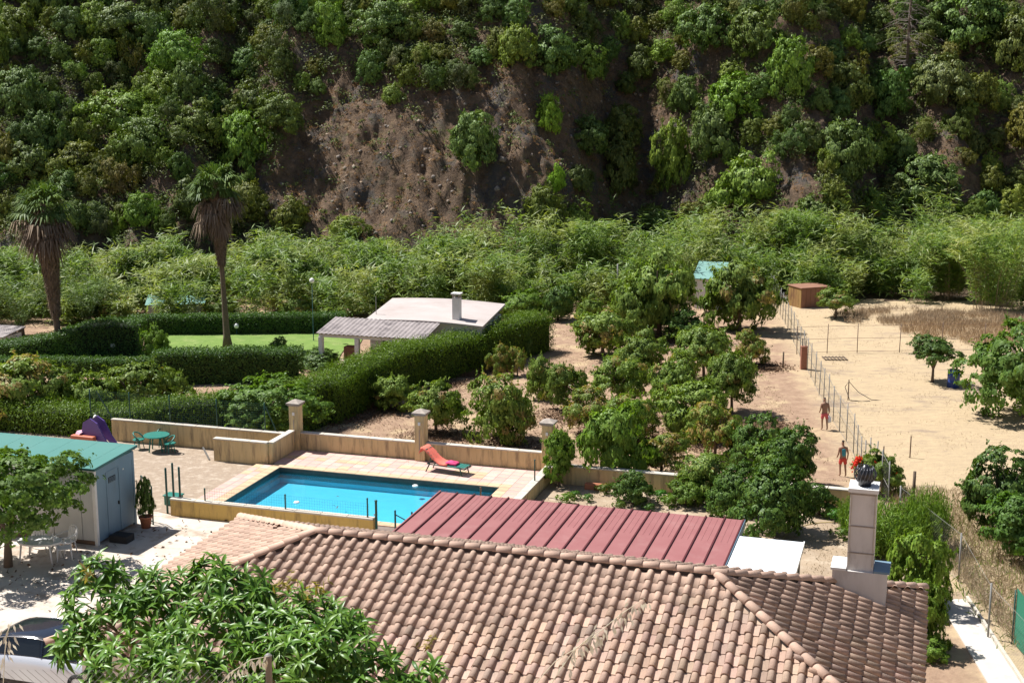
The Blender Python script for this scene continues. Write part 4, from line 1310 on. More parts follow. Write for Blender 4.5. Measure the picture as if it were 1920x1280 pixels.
def fence_line(label, pts, post_h, sp, mat='steel', mesh_h=None, wires=None, cell=.16, wr=.006, name='wire_fence', r=.025, group=None, jitter=.04):
    o0 = Vector(pts[0]); f = thing(name, label, 'fence', o0, 0, group)
    total = 0; rnd = random.Random(len(label))
    wm = MB(); wl = MB()
    for a, c in zip(pts[:-1], pts[1:]):
        a = Vector((a[0], a[1], 0)); c = Vector((c[0], c[1], 0)); L = (c - a).length; d = (c - a) / L
        n = max(1, round(L / sp))
        for k in range(n + (1 if c.x == pts[-1][0] else 0)):
            pp_ = a + d * (L * k / n); z = th(pp_.x, pp_.y)
            q = MB(); lx, ly = rnd.uniform(-jitter, jitter), rnd.uniform(-jitter, jitter)
            hh = post_h * rnd.uniform(.95, 1.05)
            q.tube([(pp_.x - o0.x, pp_.y - o0.y, z - o0.z - .2), (pp_.x - o0.x + lx, pp_.y - o0.y + ly, z - o0.z + hh)], r, 7)
            q.build('fence_post', mat, f, True)
        def at(t, h):
            g_ = a + d * t; return Vector((g_.x - o0.x, g_.y - o0.y, th(g_.x, g_.y) - o0.z + h))
        if mesh_h:
            perp = Vector((-d.y, d.x, 0)); t = -mesh_h
            while t < L:
                for sg in (1, -1):
                    x0, x1 = (t, t + mesh_h)
                    h0, h1 = (0, mesh_h) if sg > 0 else (mesh_h, 0)
                    if x0 < 0: h0 += (h1 - h0) * (-x0) / mesh_h; x0 = 0
                    if x1 > L: h1 -= (h1 - h0) * (x1 - L) / max(1e-6, x1 - x0); x1 = L
                    if x1 - x0 < .02: continue
                    A_, B_ = at(x0, h0 + .03), at(x1, h1 + .03); up = Vector((0, 0, wr))
                    wm.add([A_, B_, B_ + up, A_ + up], [(0, 1, 2, 3)])
                t += cell
        for hh in (wires or []):
            nseg = max(2, int(L / 2))
            wl.tube([at(L * k / nseg, hh) for k in range(nseg + 1)], wr * 1.3, 4)
    if mesh_h: tag(wm.build('wire_mesh', mat, f), kind='stuff')
    if wires: wl.build('line_wires', mat, f)
    return f


FP = [G(1438, 540), G(1500, 668), G(1562, 790), G(1600, 850), G(1640, 915), G(1665, 960)]
fence_line('long grey wire mesh fence between the orchard and the dry field', [tuple(p) for p in FP], 1.95, 2.1, mesh_h=1.7, wires=[.05, .9, 1.75], cell=.15, wr=.007)
fence_line('sparse rusty post and wire fence crossing the dry field', [tuple(G(1494, 664)), tuple(G(1607, 661)), tuple(G(1925, 662))], 1.85, 2.4, mat='rustpost', wires=[.1, .95, 1.75], name='post_and_wire_fence', wr=.008)
RP = [(13.9, 47.5), (14.46, 42.5), (13.9, 38.0), (13.95, 35.0)]
fence_line('grey wire mesh fence beside the concrete path', [(x, y, th(x, y)) for x, y in RP], 1.75, 4.6, mesh_h=1.6, wires=[.05, 1.6], cell=.12, wr=.004, r=.03)
# green netting
gn = thing('netting_fence', 'green windbreak netting stretched on green posts at the bottom right edge', 'fence', (14.5, 37.6, 0), 0)
q = MB(); pts = [(0, 0), (.0, -2.2), (.25, -4.5), (.3, -8)]
for (a, c) in zip(pts[:-1], pts[1:]):
    q.add([(a[0], a[1], .05), (c[0], c[1], .05), (c[0], c[1], 1.5), (a[0], a[1], 1.72)], [(0, 1, 2, 3)])
q.build('netting', surf('green_netting', (.03, .20, .12), (.02, .15, .09), 30, .8), gn)
for a in pts:
    q = MB(); q.tube([(a[0] - .04, a[1], -.1), (a[0] - .04, a[1], 1.65)], .025, 7); q.build('fence_post', 'greenpost', gn, True)
q = MB(); q.tube([(-.06, -1.3, 0), (.0, -2.2, 1.2)], .02, 6); q.build('brace', 'greenpost', gn, True)

rp = lambda px, py, h, lab, mat='rustpost', r=.03, cat='post', name='stake': tag((lambda o: (setattr(o, 'location', G(px, py)), o)[1])(MB().lathe([(r, -.2), (r, h), (r * .5, h + .01)], 8).build(name, mat, None, True)), lab, cat)
rp(1590, 750, 1.15, 'short stake with a loose black cable beside the long wire fence')
rp(1706, 858, 1.05, 'short thin stake standing alone in the dry field')
rp(1468, 690, 1.0, 'short wooden stake in the pale strip left of the long fence', 'wood', .05)
rp(1157, 585, 3.6, 'tall grey pole rising between the orchard trees and the reeds', 'steel', .06, 'pole', 'pole')
rp(1655, 880, 1.1, 'dark stake among the red flowering shrub branches', 'rustpost')
rp(1712, 940, 1.2, 'stubby dark post right of the chimney cowl', 'wood', .06)
# hanging black cable
pc = G(1590, 750); q = MB()
q.tube([pc + Vector((-.2, 0, .75)), pc + Vector((0, 0, 1.05)), pc + Vector((.5, -.2, .5)), pc + Vector((1.2, -.3, .1)), pc + Vector((1.9, -.2, .02))], .018, 6)
q.tube([pc + Vector((-.2, 0, .75)), pc + Vector((.05, -.2, .05)), pc + Vector((.6, -.5, .03)), pc + Vector((1.1, -.4, .06))], .018, 6)
tag(q.build('black_cable', 'rubber', None, True), 'loose black cable hanging from a short stake onto the straw', 'cable')
p = G(1562, 672); q = MB()
for k in range(7): q.bar((k * .22, 0, .06), (k * .22, 1.0, .06), .08, .03)
q.bar((0, .1, .03), (1.4, .1, .03), .08, .03); q.bar((0, .9, .03), (1.4, .9, .03), .08, .03)
o = q.build('pallet', 'wood'); o.location = p + Vector((-.6, -.6, 0)); tag(o, 'flat grey wooden grid lying at the foot of a rusty post in the field', 'grating')
p = G(1506, 692)
q = MB(); q.box(-.18, .18, -.15, .15, 0, 1.35); q.box(-.2, .2, -.17, .17, 1.351, 1.42); o = q.build('red_meter_box', 'brick_red', bevel=.01); o.location = p; tag(o, 'narrow reddish brown box standing against the long wire fence', 'box')
q = MB(); q.tube([(-.1, 0, 1.42), (-.1, 0, 1.9)], .04, 6); q.tube([(.1, 0, 1.42), (.1, 0, 1.8)], .04, 6); q.build('pipe', 'steel', o)
# garden hose
q = MB(); pts = [G(1460 + 90 * math.cos(t) * .6 + 20 * t, 1010 + 30 * math.sin(t * 1.0)) + Vector((0, 0, .03)) for t in np.linspace(2.5, 6.3, 22)]
q.tube(pts, .014, 6); tag(q.build('garden_hose', surf('yellow_hose', (.45, .36, .14), (.4, .3, .1), 3, .6), None, True), 'thin pale hose lying on the bare soil right of the white canopy', 'hose')
p = G(1118, 918); q = MB(); q.box(-.45, .45, -.12, .12, 0, .25); o = q.build('trough_planter', 'terracotta', bevel=.02); o.location = p; o.rotation_euler = (0, 0, PHI); tag(o, 'terracotta trough planter in front of the retaining wall', 'planter')
q = MB(); q.tube([F(-12.7, 42.2, .9), F(-11.9, 44.0, 1.6)], .025, 6); q.tube([F(-11.9, 44.0, 1.6), F(-8, 42.4, 2.2)], .015, 5); q.tube([F(-12.7, 42.2, .9), F(-12.7, 42.2, 0)], .03, 6); q.tube([F(-11.9, 44.0, 1.6), F(-11.9, 44.0, 0)], .03, 6)
tag(q.build('trellis_rack', 'steel', None, True), 'thin bare metal frame behind the far edge of the red roof', 'frame')

# ================================================================ VEGETATION: crown and trunk meshes
CR = {
    'orchard': [crown_mesh('orchard_crown', 1 + k, ['orchard', 'newgrowth'], 40, .36, 11000, .095, .042, tip=.05, irr=.4) for k in range(4)],
    'mixed': [crown_mesh('mixed_crown', 11 + k, ['orchard', 'newgrowth'], 40, .36, 10500, .095, .042, tip=.16, irr=.4) for k in range(3)],
    'brown': [crown_mesh('brown_crown', 21 + k, ['orchard', 'newgrowth'], 34, .36, 7500, .095, .042, tip=.42, irr=.4) for k in range(2)],
    'citrus': [crown_mesh('citrus_crown', 31 + k, ['citrus'], 50, .30, 13000, .075, .040, irr=.3) for k in range(2)],
    'bright': [crown_mesh('bright_crown', 41 + k, ['bright'], 36, .36, 10000, .10, .045, irr=.4) for k in range(2)],
    'tall': [crown_mesh('tall_bright_crown', 43 + k, ['bright'], 60, .36, 12000, .10, .05, irr=.4, asp=1.9, low=-.8) for k in range(2)],
    'fig': [crown_mesh('fig_crown', 45 + k, ['fig'], 56, .28, 11000, .070, .05, irr=.4) for k in range(2)],
    'pale': [crown_mesh('pale_crown', 49, ['fig'], 60, .26, 15000, .060, .04, irr=.15, low=-.2)],
    'oak': [crown_mesh('oak_crown', 51 + k, ['oak'], 52, .32, 12000, .070, .040, low=-.5, irr=.45) for k in range(7)],
    'bush': [crown_mesh('bush_crown', 61 + k, ['scrub'], 32, .36, 6500, .10, .035, low=-.3, jit=1.0, irr=.45) for k in range(4)],
}
TK = [trunk_mesh('trunk', 80 + k, 'wood') for k in range(4)]
TKP = trunk_mesh('trunk', 90, 'palebark')
vr = random.Random(77)


def tree(px, by, wpx, ty, kind, label, group=None, name='orchard_tree', cat='tree', tint=(1, 1, 1), low=None, trunk=True, zoff=0, yoff=0.0):
    """by: row of the trunk's foot, ty: row of the crown's top, wpx: width (all as seen in the photograph)"""
    p = G(px, by)
    if yoff: p = Vector((p.x, p.y + yoff, th(p.x, p.y + yoff)))
    z = depth(p); h = (by - ty) / FPX * z / CP * 1.0
    if yoff: h *= 1.0
    r = wpx / 2 / FPX * z
    cb_ = h * (.28 if low is None else low)
    t = thing(name, label, cat, p, 0, group)
    me = vr.choice(CR['tall' if kind == 'bright' and (h - cb_) / r > 2.4 else kind])
    c = obj('crown', me, t, (0, 0, cb_)); c.scale = (r, r * vr.uniform(.9, 1.1), h - cb_); c.rotation_euler = (0, 0, vr.uniform(0, 6.28))
    v = vr.uniform(.88, 1.12); c.color = (tint[0] * v, tint[1] * v, tint[2] * v, 1)
    if trunk:
        k = obj('trunk', vr.choice(TK), t); k.scale = (r, r, h * .9); k.rotation_euler = (0, 0, vr.uniform(0, 6.28))
    return t


OG = 'fruit trees in the dry orchard'
T = [
    (742, 768, 90, 703, 'orchard', 'small leafy fruit tree just behind and left of the middle pillar'),
    (818, 812, 112, 715, 'orchard', 'leaning young fruit tree right behind the middle pillar'),
    (938, 828, 140, 704, 'mixed', 'dense brownish green fruit tree behind the sun lounger'),
    (938, 706, 52, 646, 'brown', 'small orange brown tree, left one of a pair near the tall hedge'),
    (970, 704, 50, 650, 'brown', 'small orange brown tree, right one of a pair near the tall hedge'),
    (1012, 748, 62, 668, 'orchard', 'thin fruit tree with drooping green leaves beside the orange brown pair'),
    (1062, 770, 90, 680, 'mixed', 'fruit tree with reddish tips between thin green tree and the large mixed crown'),
    (1148, 895, 150, 752, 'bright', 'bright green round crowned tree behind the retaining wall right of the pillar'),
    (1130, 668, 135, 582, 'mixed', 'yellowish green spreading tree at the end of the tall hedge'),
    (1205, 705, 120, 618, 'orchard', 'green tree in the middle of the orchard below the pole'),
    (1160, 760, 115, 668, 'mixed', 'brown tipped tree at the centre of the orchard'),
    (1110, 812, 110, 728, 'brown', 'reddish brown tree directly behind the bright green round tree'),
    (1180, 830, 110, 740, 'mixed', 'fruit tree with brown tips up against the bright green crown'),
    (1236, 628, 172, 474, 'orchard', 'tall wide green tree left of the small teal roofed shed'),
    (1182, 640, 95, 525, 'orchard', 'green tree leaning out left of the tallest orchard tree'),
    (1386, 620, 138, 488, 'orchard', 'large dense green tree right of the small teal roofed shed'),
    (1285, 640, 92, 580, 'citrus', 'low dark green tree between the two largest orchard trees'),
    (1320, 712, 120, 612, 'orchard', 'broad green tree in the orchard left of the small brown tree'),
    (1372, 775, 110, 660, 'orchard', 'green tree at the right edge of the orchard beside the bare soil'),
    (1265, 780, 110, 668, 'mixed', 'fruit tree with scattered brown tips left of the broad green tree'),
    (1300, 820, 140, 716, 'orchard', 'wide green tree in the lower middle of the orchard'),
    (1408, 684, 68, 618, 'brown', 'small sparse brown tree with visible forked trunk near the fence'),
    (1340, 860, 120, 752, 'brown', 'reddish brown crown above the dark green trees in the lower orchard'),
    (1420, 880, 125, 775, 'citrus', 'dark green tree between the reddish brown crown and the path'),
    (1478, 905, 122, 800, 'citrus', 'broad dark green tree nearest to the two people'),
    (1240, 885, 110, 810, 'brown', 'small brown shrub right of the bright green round tree'),
    (1320, 935, 120, 848, 'orchard', 'yellow green tree just behind the retaining wall'),
    (1454, 905, 110, 832, 'bright', 'yellow green leafy tree behind the glossy dark round tree'),
    (1450, 1003, 180, 866, 'citrus', 'glossy dark green round citrus tree behind the white canopy'),
    (1380, 960, 120, 868, 'citrus', 'dark green shrub at the left side of the glossy round citrus tree'),
    (1186, 945, 92, 880, 'citrus', 'rounded dark shrub in front of the retaining wall'),
    (1285, 948, 80, 900, 'bright', 'low light green plant in front of the retaining wall'),
    (1536, 965, 70, 905, 'citrus', 'small dark shrub at the right side of the glossy round citrus tree'),
    (1048, 912, 66, 806, 'bright', 'bushy bright green tree hiding the foot of the right pillar'),
    (1046, 600, 86, 535, 'citrus', 'round green tree at the far end of the tall hedge'),
    (1108, 615, 60, 552, 'orchard', 'small round tree beside the grey pole'),
    (975, 600, 90, 545, 'bright', 'feathery bright green tree just beyond the white house'),
]
for (px, by, w_, ty, kd, lab) in T:
    tint = {'citrus': (.95, 1, .9), 'brown': (1, .95, .9)}.get(kd, (1, 1, 1))
    low = .06 if (by - ty) < 90 or kd == 'citrus' else .02 if w_ > 130 else .16
    tree(px, by, w_ * (1.0 if (by < 645 and px > 1150) else .97), ty, kd, lab, OG, tint=tint, low=low)

LG = 'trees in the garden on the left'
for (px, by, w_, ty, kd, lab) in [
    (30, 790, 190, 672, 'brown', 'reddish topped fruit tree at the left edge beyond the cabin roof'),
    (105, 785, 130, 680, 'mixed', 'fruit tree with orange tips second from the left edge'),
    (180, 790, 130, 700, 'orchard', 'green fruit tree above the white cone and slide'),
    (255, 780, 150, 682, 'orchard', 'wide green fruit tree left of the dark hedge block'),
    (322, 760, 80, 688, 'orchard', 'rounded green tree touching the dark hedge block'),
    (505, 812, 215, 716, 'pale', 'rounded leafy bush behind the left pillar'),
    (295, 672, 56, 610, 'bright', 'upright yellow green conifer at the corner of the lawn'),
    (521, 672, 40, 632, 'citrus', 'small dark rounded palm like shrub on the lawn edge'),
    (600, 690, 90, 655, 'citrus', 'low green shrub in front of the porch'),
    (222, 606, 78, 552, 'brown', 'drooping bushy palm left of the shed with pale roof'),
    (335, 590, 70, 545, 'bright', 'small green bush behind the pale roofed shed'),
    (420, 598, 80, 556, 'orchard', 'green bush behind the second palm trunk'),
    (560, 590, 80, 555, 'mixed', 'low green bush at the back of the lawn'),
    (668, 590, 90, 540, 'bright', 'small banana like plant behind the white house roof'),
    (820, 566, 80, 545, 'orchard', 'green bush peeping over the white house roof'),
    (988, 670, 26, 620, 'citrus', 'narrow grey green sapling against the tall hedge'),
]:
    tree(px, by, w_, ty, kd, lab, LG, name='garden_tree', low=.05 if ty > 540 else .1)
FG = 'trees in the dry field'
for (px, by, w_, ty, kd, lab, lw) in [
    (1566, 597, 84, 540, 'orchard', 'small open tree standing beside the rusty storage box', .3),
    (1748, 716, 98, 630, 'citrus', 'small umbrella shaped tree alone in the field next to the blue barrel', .45),
    (1925, 782, 245, 610, 'pale', 'large leafy tree at the right edge beside the blue barrel', .0),
    (1880, 1000, 190, 838, 'citrus', 'dark leafy fig tree at the right edge below the dry field', .1),
    (1925, 1050, 190, 925, 'fig', 'light green leafy tree at the right edge beneath the dark fig', .1),
    (1862, 545, 20, 520, 'bright', 'tiny bright sapling at the far edge of the field', .1),
]:
    tree(px, by, w_, ty, kd, lab, FG, name='field_tree', low=lw, tint=(1, 1, 1) if kd != 'fig' else (.85, .95, .9))
tree(15, 1062, 285, 850, 'pale', 'fig tree shading the white garden table in front of the cabin', None, name='fig_tree', low=.33)
# plants between the house and the path
tree(1722, 1138, 130, 990, 'bright', 'glossy yellow green climbing shrub right of the chimney', None, name='leafy_shrub', cat='shrub', low=.0, tint=(1.1, 1.05, .9))
tree(1745, 1235, 70, 1195, 'bright', 'small green shrub beside the concrete path', None, name='leafy_shrub', cat='shrub', low=.0)
tree(1735, 1215, 95, 1085, 'bright', 'yellow green bush hanging over the path next to the roof eave', None, name='leafy_shrub', cat='shrub', low=.0, tint=(1.1, 1.05, .9))
rf_ = tree(1642, 925, 104, 842, 'orchard', 'open shrub with red blossoms behind the chimney cowl', None, name='flowering_shrub', cat='shrub', low=.1)
rng = np.random.default_rng(9)
Cf = []
for (px, py, n) in ((1605, 868, 40), (1612, 860, 40), (1600, 878, 14), (1608, 893, 10), (1678, 893, 10), (1685, 900, 10), (1640, 870, 8)):
    z = depth(rf_.location) - .55; c = P(px, py, z); Cf.append(np.array(c) + rng.normal(0, .07, (n, 3)))
Cf = np.concatenate(Cf); V, Q = leaves(Cf - np.array(rf_.location), rand_dirs(rng, len(Cf)), .12, .09, rng)
obj('blossoms', np_mesh('blossoms', V, Q, 'red_flower'), rf_)

# feathery bright green shrubs behind the chimney
def feather(name, seed, n=520, hgt=1.0):
    rng = np.random.default_rng(seed); Vs = []; C = []; A = []
    for k in range(n):
        a = rng.uniform(0, 6.28); r0 = rng.uniform(0, .65) ; lean = rng.uniform(.1, .5)
        base = np.array([r0 * math.cos(a), r0 * math.sin(a), 0]); top = base + np.array([lean * math.cos(a), lean * math.sin(a), rng.uniform(.55, 1.0) * (1 - .35 * r0)])
        m = 22
        t = rng.uniform(.15, 1, m)[:, None]
        C.append(base + (top - base) * t + rng.normal(0, .035, (m, 3))); A.append(np.repeat((top - base)[None], m, 0) + rng.normal(0, .35, (m, 3)))
    C = np.concatenate(C); A = unit(np.concatenate(A))
    V, Q = leaves(C, rand_dirs(rng, len(C)) + [0, 0, .4], .11, .022, rng, axis=A)
    return np_mesh(name, V, Q, 'bright')


fe = feather('feathery_foliage', 3)
for (px, by, w_, ty, lab) in ((1660, 1040, 150, 930, 'feathery bright green shrub directly right of the chimney shaft'), (1735, 1030, 100, 905, 'feathery bright green shrub farther right of the chimney'),
                              (1598, 1000, 60, 925, 'feathery green shrub left of the chimney shaft')):
    p = G(px, by); z = depth(p); t = thing('feathery_shrub', lab, 'shrub', p, 0, 'feathery shrubs behind the chimney')
    c = obj('foliage', fe, t); s = w_ / 2 / FPX * z; c.scale = (s * 1.0, s * 1.0, (by - ty) / FPX * z * 1.05); c.rotation_euler = (0, 0, px)
    q = MB(); q.tube([(0, 0, 0), (.05, 0, .8)], .04, 6); q.build('stem', 'wood', t)

# ================================================================ HEDGES
def hedge(label, pts, hgt, wid, mat, n_per=420, L=.17, Wd=.05, wob=.12, hfn=None, up=.5, round_=.0):
    if up > .3: wob = .26
    """pts: ground points of the centre line"""
    rng = np.random.default_rng(len(label)); Cs, Ns = [], []
    h_ = thing('hedge', label, 'hedge', (pts[0][0], pts[0][1], th(*pts[0])), 0)
    core = MB(); tot = 0
    for i, (a, c) in enumerate(zip(pts[:-1], pts[1:])):
        a = np.array(a, float); c = np.array(c, float); Ls = np.linalg.norm(c - a); d = (c - a) / Ls; nrm = np.array([-d[1], d[0]])
        n = int(Ls * n_per)
        t = rng.uniform(-.3, Ls + .3, n); side = rng.random(n)
        hh = (hgt if hfn is None else 1) * np.ones(n)
        if hfn is not None: hh = hfn(tot + t)
        hh = hh * (1 + .10 * vnoise((tot + t) * .9, t * 0 + 3.3) - .05)
        w2 = wid / 2 * (1 + .25 * (vnoise((tot + t) * .7, t * 0 + 8.1) - .5))
        perim = hh * 2 + w2 * 2; s = side * perim
        x = np.where(s < hh, -w2, np.where(s < hh + 2 * w2, -w2 + (s - hh), w2)); z = np.where(s < hh, s, np.where(s < hh + 2 * w2, hh, perim - s))
        nx = np.where(s < hh, -1., np.where(s < hh + 2 * w2, (x / w2) * .4, 1.)); nz = np.where((s >= hh) & (s < hh + 2 * w2), 1., .15)
        top_round = np.clip(np.abs(x) / w2, 0, 1) ** 4 * .18 * (nz > .5); z = z - top_round
        x = x + rng.normal(0, wob * .5, n) ; z = z + rng.normal(0, wob * .6, n)
        xy = a + d * t[:, None] + nrm * x[:, None]
        gz = terrain(xy[:, 0], xy[:, 1])
        Cs.append(np.stack([xy[:, 0], xy[:, 1], gz + z], 1)); Ns.append(np.stack([nrm[0] * nx, nrm[1] * nx, nz], 1))
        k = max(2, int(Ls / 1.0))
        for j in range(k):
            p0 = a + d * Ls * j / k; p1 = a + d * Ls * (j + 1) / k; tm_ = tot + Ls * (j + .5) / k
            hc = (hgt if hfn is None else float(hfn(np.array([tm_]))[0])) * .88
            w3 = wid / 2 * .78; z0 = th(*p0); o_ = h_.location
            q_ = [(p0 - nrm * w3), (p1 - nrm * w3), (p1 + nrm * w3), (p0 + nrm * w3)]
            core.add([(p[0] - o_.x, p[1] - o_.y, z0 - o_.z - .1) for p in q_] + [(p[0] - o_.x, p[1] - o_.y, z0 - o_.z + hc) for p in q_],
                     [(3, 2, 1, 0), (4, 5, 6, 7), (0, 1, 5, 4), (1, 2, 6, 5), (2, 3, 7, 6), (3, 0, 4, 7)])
        tot += Ls
    C = np.concatenate(Cs) - np.array(h_.location); Nn = np.concatenate(Ns)
    ax = np.tile([0, 0, 1.], (len(C), 1)) + rng.normal(0, .5, (len(C), 3)) if up > .3 else None
    V, Q = leaves(C, Nn, L, Wd, rng, axis=ax, jit=.5)
    obj('hedge_foliage', np_mesh('hedge_foliage', V, Q, mat), h_)
    core.build('opaque_core', 'core', h_)  # solid dark box added inside the leaves for opacity
    return h_


def gp2(*pp): return [tuple(G(*p)[:2]) for p in pp]


hedge('tall clipped cypress hedge running diagonally past the white house', gp2((1012, 655), (905, 686), (765, 722), (650, 768), (600, 792)), 2.2, 1.9, 'hedge', 2900, .14, .045, hfn=lambda t: 2.35 + .15 * np.sin(t * .5))
hx0 = gp2((600, 792))[0]
hedge('lower cypress hedge behind the screened fence above the back wall', [hx0, (-13.5, 62.6), tuple(F(-33.5, 53.9)[:2]), tuple(F(-36.2, 52.7)[:2]), tuple(F(-50, 52.2)[:2])], 1.8, 1.6, 'hedge', 1900, .14, .045, hfn=lambda t: np.interp(t, [0, 4, 9, 12, 22], [2.5, 2.1, 1.5, 1.05, 1.25]))
hedge('dark block hedge at the near edge of the lawn', gp2((300, 718), (560, 712)), 1.9, 1.5, 'ivy', 1900, .15, .06, up=0)
hedge('big rounded dark hedge between the first palm and the lawn', gp2((-60, 668), (120, 664), (262, 662)), 1.9, 2.2, 'ivy', 1400, .15, .06, up=0, hfn=lambda t: np.interp(t, [0, 5, 8, 11, 13.5], [.6, 1.2, 2.2, 2.1, 1.0]))
hedge('long low clipped hedge along the back of the lawn', gp2((250, 628), (640, 622)), 1.3, 1.2, 'ivy', 1400, .15, .06, up=0)
hedge('low ivy covered hedge in front of the first palm', gp2((-60, 700), (290, 702)), .95, 1.1, 'ivy', 1400, .15, .06, up=0)

# ================================================================ PALMS
def palm(px, by, top, label, seed, skirt0, skirt1, wcrown, skr, lean=0.0):
    rnd = random.Random(seed); rng = np.random.default_rng(seed)
    p = G(px, by); z = depth(p); H_ = (by - top) / FPX * z / CP
    t = thing('fan_palm', label, 'palm tree', p, 0, 'tall fan palms on the lawn')
    q = MB(); n = 14; pts = []; rs = []
    for k in range(n + 1):
        s = k / n; pts.append((lean * s, 0, H_ * .93 * s)); rs.append(.24 - .09 * min(1, s * 3) + (.12 if s < .03 else 0) + (.01 if k % 2 else 0))
    q.tube(pts, rs, 14); q.build('trunk', 'wood', t, True)
    # skirt of dead fronds
    h0 = (by - skirt1) / FPX * z; h1 = (by - skirt0) / FPX * z
    m = 5200; s = rng.random(m); hh = h0 + (h1 - h0) * s; ra = .20 + (skr - .20) * s ** .8
    a = rng.uniform(0, 6.28, m); rr = ra * rng.uniform(.75, 1.1, m)
    C = np.stack([lean * hh / H_ + rr * np.cos(a), rr * np.sin(a), hh], 1)
    A = np.stack([-np.cos(a) * .12, -np.sin(a) * .12, -np.ones(m)], 1)
    V, Q = leaves(C, np.stack([np.cos(a), np.sin(a), .2 + 0 * a], 1), .7, .05, rng, axis=A, jit=.3)
    obj('dead_skirt', np_mesh('dead_skirt', V, Q, 'dead'), t)
    # fan fronds: petiole + fan of segments
    Vg, Fg, Vd, Fd = [], [], [], []
    nf = 78
    for k in range(nf):
        dead_ = k >= 44
        az = rng.uniform(0, 6.28); el = (rng.uniform(.7, 1.4) if k < 14 else rng.uniform(-.6, .6)) if not dead_ else rng.uniform(-1.25, .0)
        Lp = rng.uniform(.5, 1.0) * wcrown * .34
        d = np.array([math.cos(az) * math.cos(el), math.sin(az) * math.cos(el), math.sin(el)])
        base = np.array([lean, 0, H_ * (.87 if not dead_ else rng.uniform(.74, .86))]); tip = base + d * Lp + np.array([0, 0, -.12 * Lp])
        side = unit(np.cross(d, [0, 0, 1.])); upv = np.cross(side, d)
        fr = wcrown * rng.uniform(.24, .34); dst, dfs = (Vd, Fd) if dead_ else (Vg, Fg)
        b0 = len(dst); dst += [base - side * .02, base + side * .02, tip + side * .02, tip - side * .02]; dfs.append((b0, b0 + 1, b0 + 2, b0 + 3))
        ns = 20
        for j in range(ns):
            th_ = -1.9 + 3.8 * j / (ns - 1)
            dv = d * math.cos(th_) + side * math.sin(th_)
            dv = dv + upv * (.2 - .2 * abs(th_)) + rng.normal(0, .06, 3)
            end = tip + dv * fr * (1 - .12 * abs(th_)); end[2] -= (.35 if not dead_ else .7) * fr
            mid = tip + dv * fr * .6; w_ = unit(np.cross(dv, upv)) * .055
            b0 = len(dst); dst += [tip, mid - w_, end, mid + w_]; dfs.append((b0, b0 + 1, b0 + 2, b0 + 3))
    obj('green_fronds', np_mesh('green_fronds', np.array(Vg), np.array(Fg), 'palm'), t)
    obj('dead_fronds', np_mesh('dead_fronds', np.array(Vd), np.array(Fd), 'dead'), t)
    return t


palm(113, 664, 348, 'left fan palm with a broad shaggy skirt of dead fronds', 4, 400, 590, 3.9, .74, -.5)
palm(427, 653, 306, 'right fan palm with a slim bare trunk and narrow skirt', 7, 375, 492, 3.5, .47, -.35)

# arching bush palms at the left edge
def arch_palm(px, by, wpx, label, seed):
    rng = np.random.default_rng(seed); p = G(px, by); z = depth(p); R = wpx / 2 / FPX * z
    t = thing('bushy_palm', label, 'palm', p, 0, 'low arching palms at the left')
    C, A = [], []
    for k in range(46):
        az = rng.uniform(0, 6.28); hh = rng.uniform(.8, 1.7) * R
        for j in range(26):
            s = (j + 1) / 26; r = R * s; zz = hh * math.sin(min(1, s * 1.0) * 2.3) * .95 + .3
            q0 = np.array([r * math.cos(az), r * math.sin(az), zz])
            for sg in (-1, 1):
                C.append(q0 + np.array([-math.sin(az), math.cos(az), -.3]) * sg * .12); A.append([-math.sin(az) * sg + math.cos(az) * .6, math.cos(az) * sg + math.sin(az) * .6, -.7])
    C = np.array(C); A = unit(np.array(A)); V, Q = leaves(C, np.tile([0, 0, 1.], (len(C), 1)), .34, .035, rng, axis=A)
    obj('fronds', np_mesh('fronds', V, Q, 'palm'), t)
    q = MB(); q.tube([(0, 0, -.1), (0, 0, .7)], [.25, .2], 10); q.build('trunk', 'wood', t, True)


arch_palm(40, 628, 150, 'arching feather palm at the left edge beside the first palm trunk', 2)
arch_palm(165, 612, 120, 'arching feather palm just right of the first palm trunk', 3)

# garden lamps
def lamp(px, by, hpx, lab):
    p = G(px, by); z = depth(p); h = hpx / FPX * z
    t = thing('garden_lamp', lab, 'lamp', p, 0, 'white globe garden lamps')
    q = MB(); q.lathe([(.05, 0), (.03, .05), (.02, h - .25)], 8); q.build('lamp_post', 'greenpost', t, True)
    q = MB(); q.lathe([(.05, 0), (.14, .06), (.17, .17), (.14, .28), (.05, .34)], 12, (0, 0, h - .27)); q.build('globe', 'whiteplastic', t, True)


lamp(213, 668, 24, 'white globe garden lamp in front of the rounded hedge')
lamp(444, 628, 20, 'white globe garden lamp beside the second palm trunk')
lamp(588, 640, 118, 'tall thin lamp post left of the porch roof')

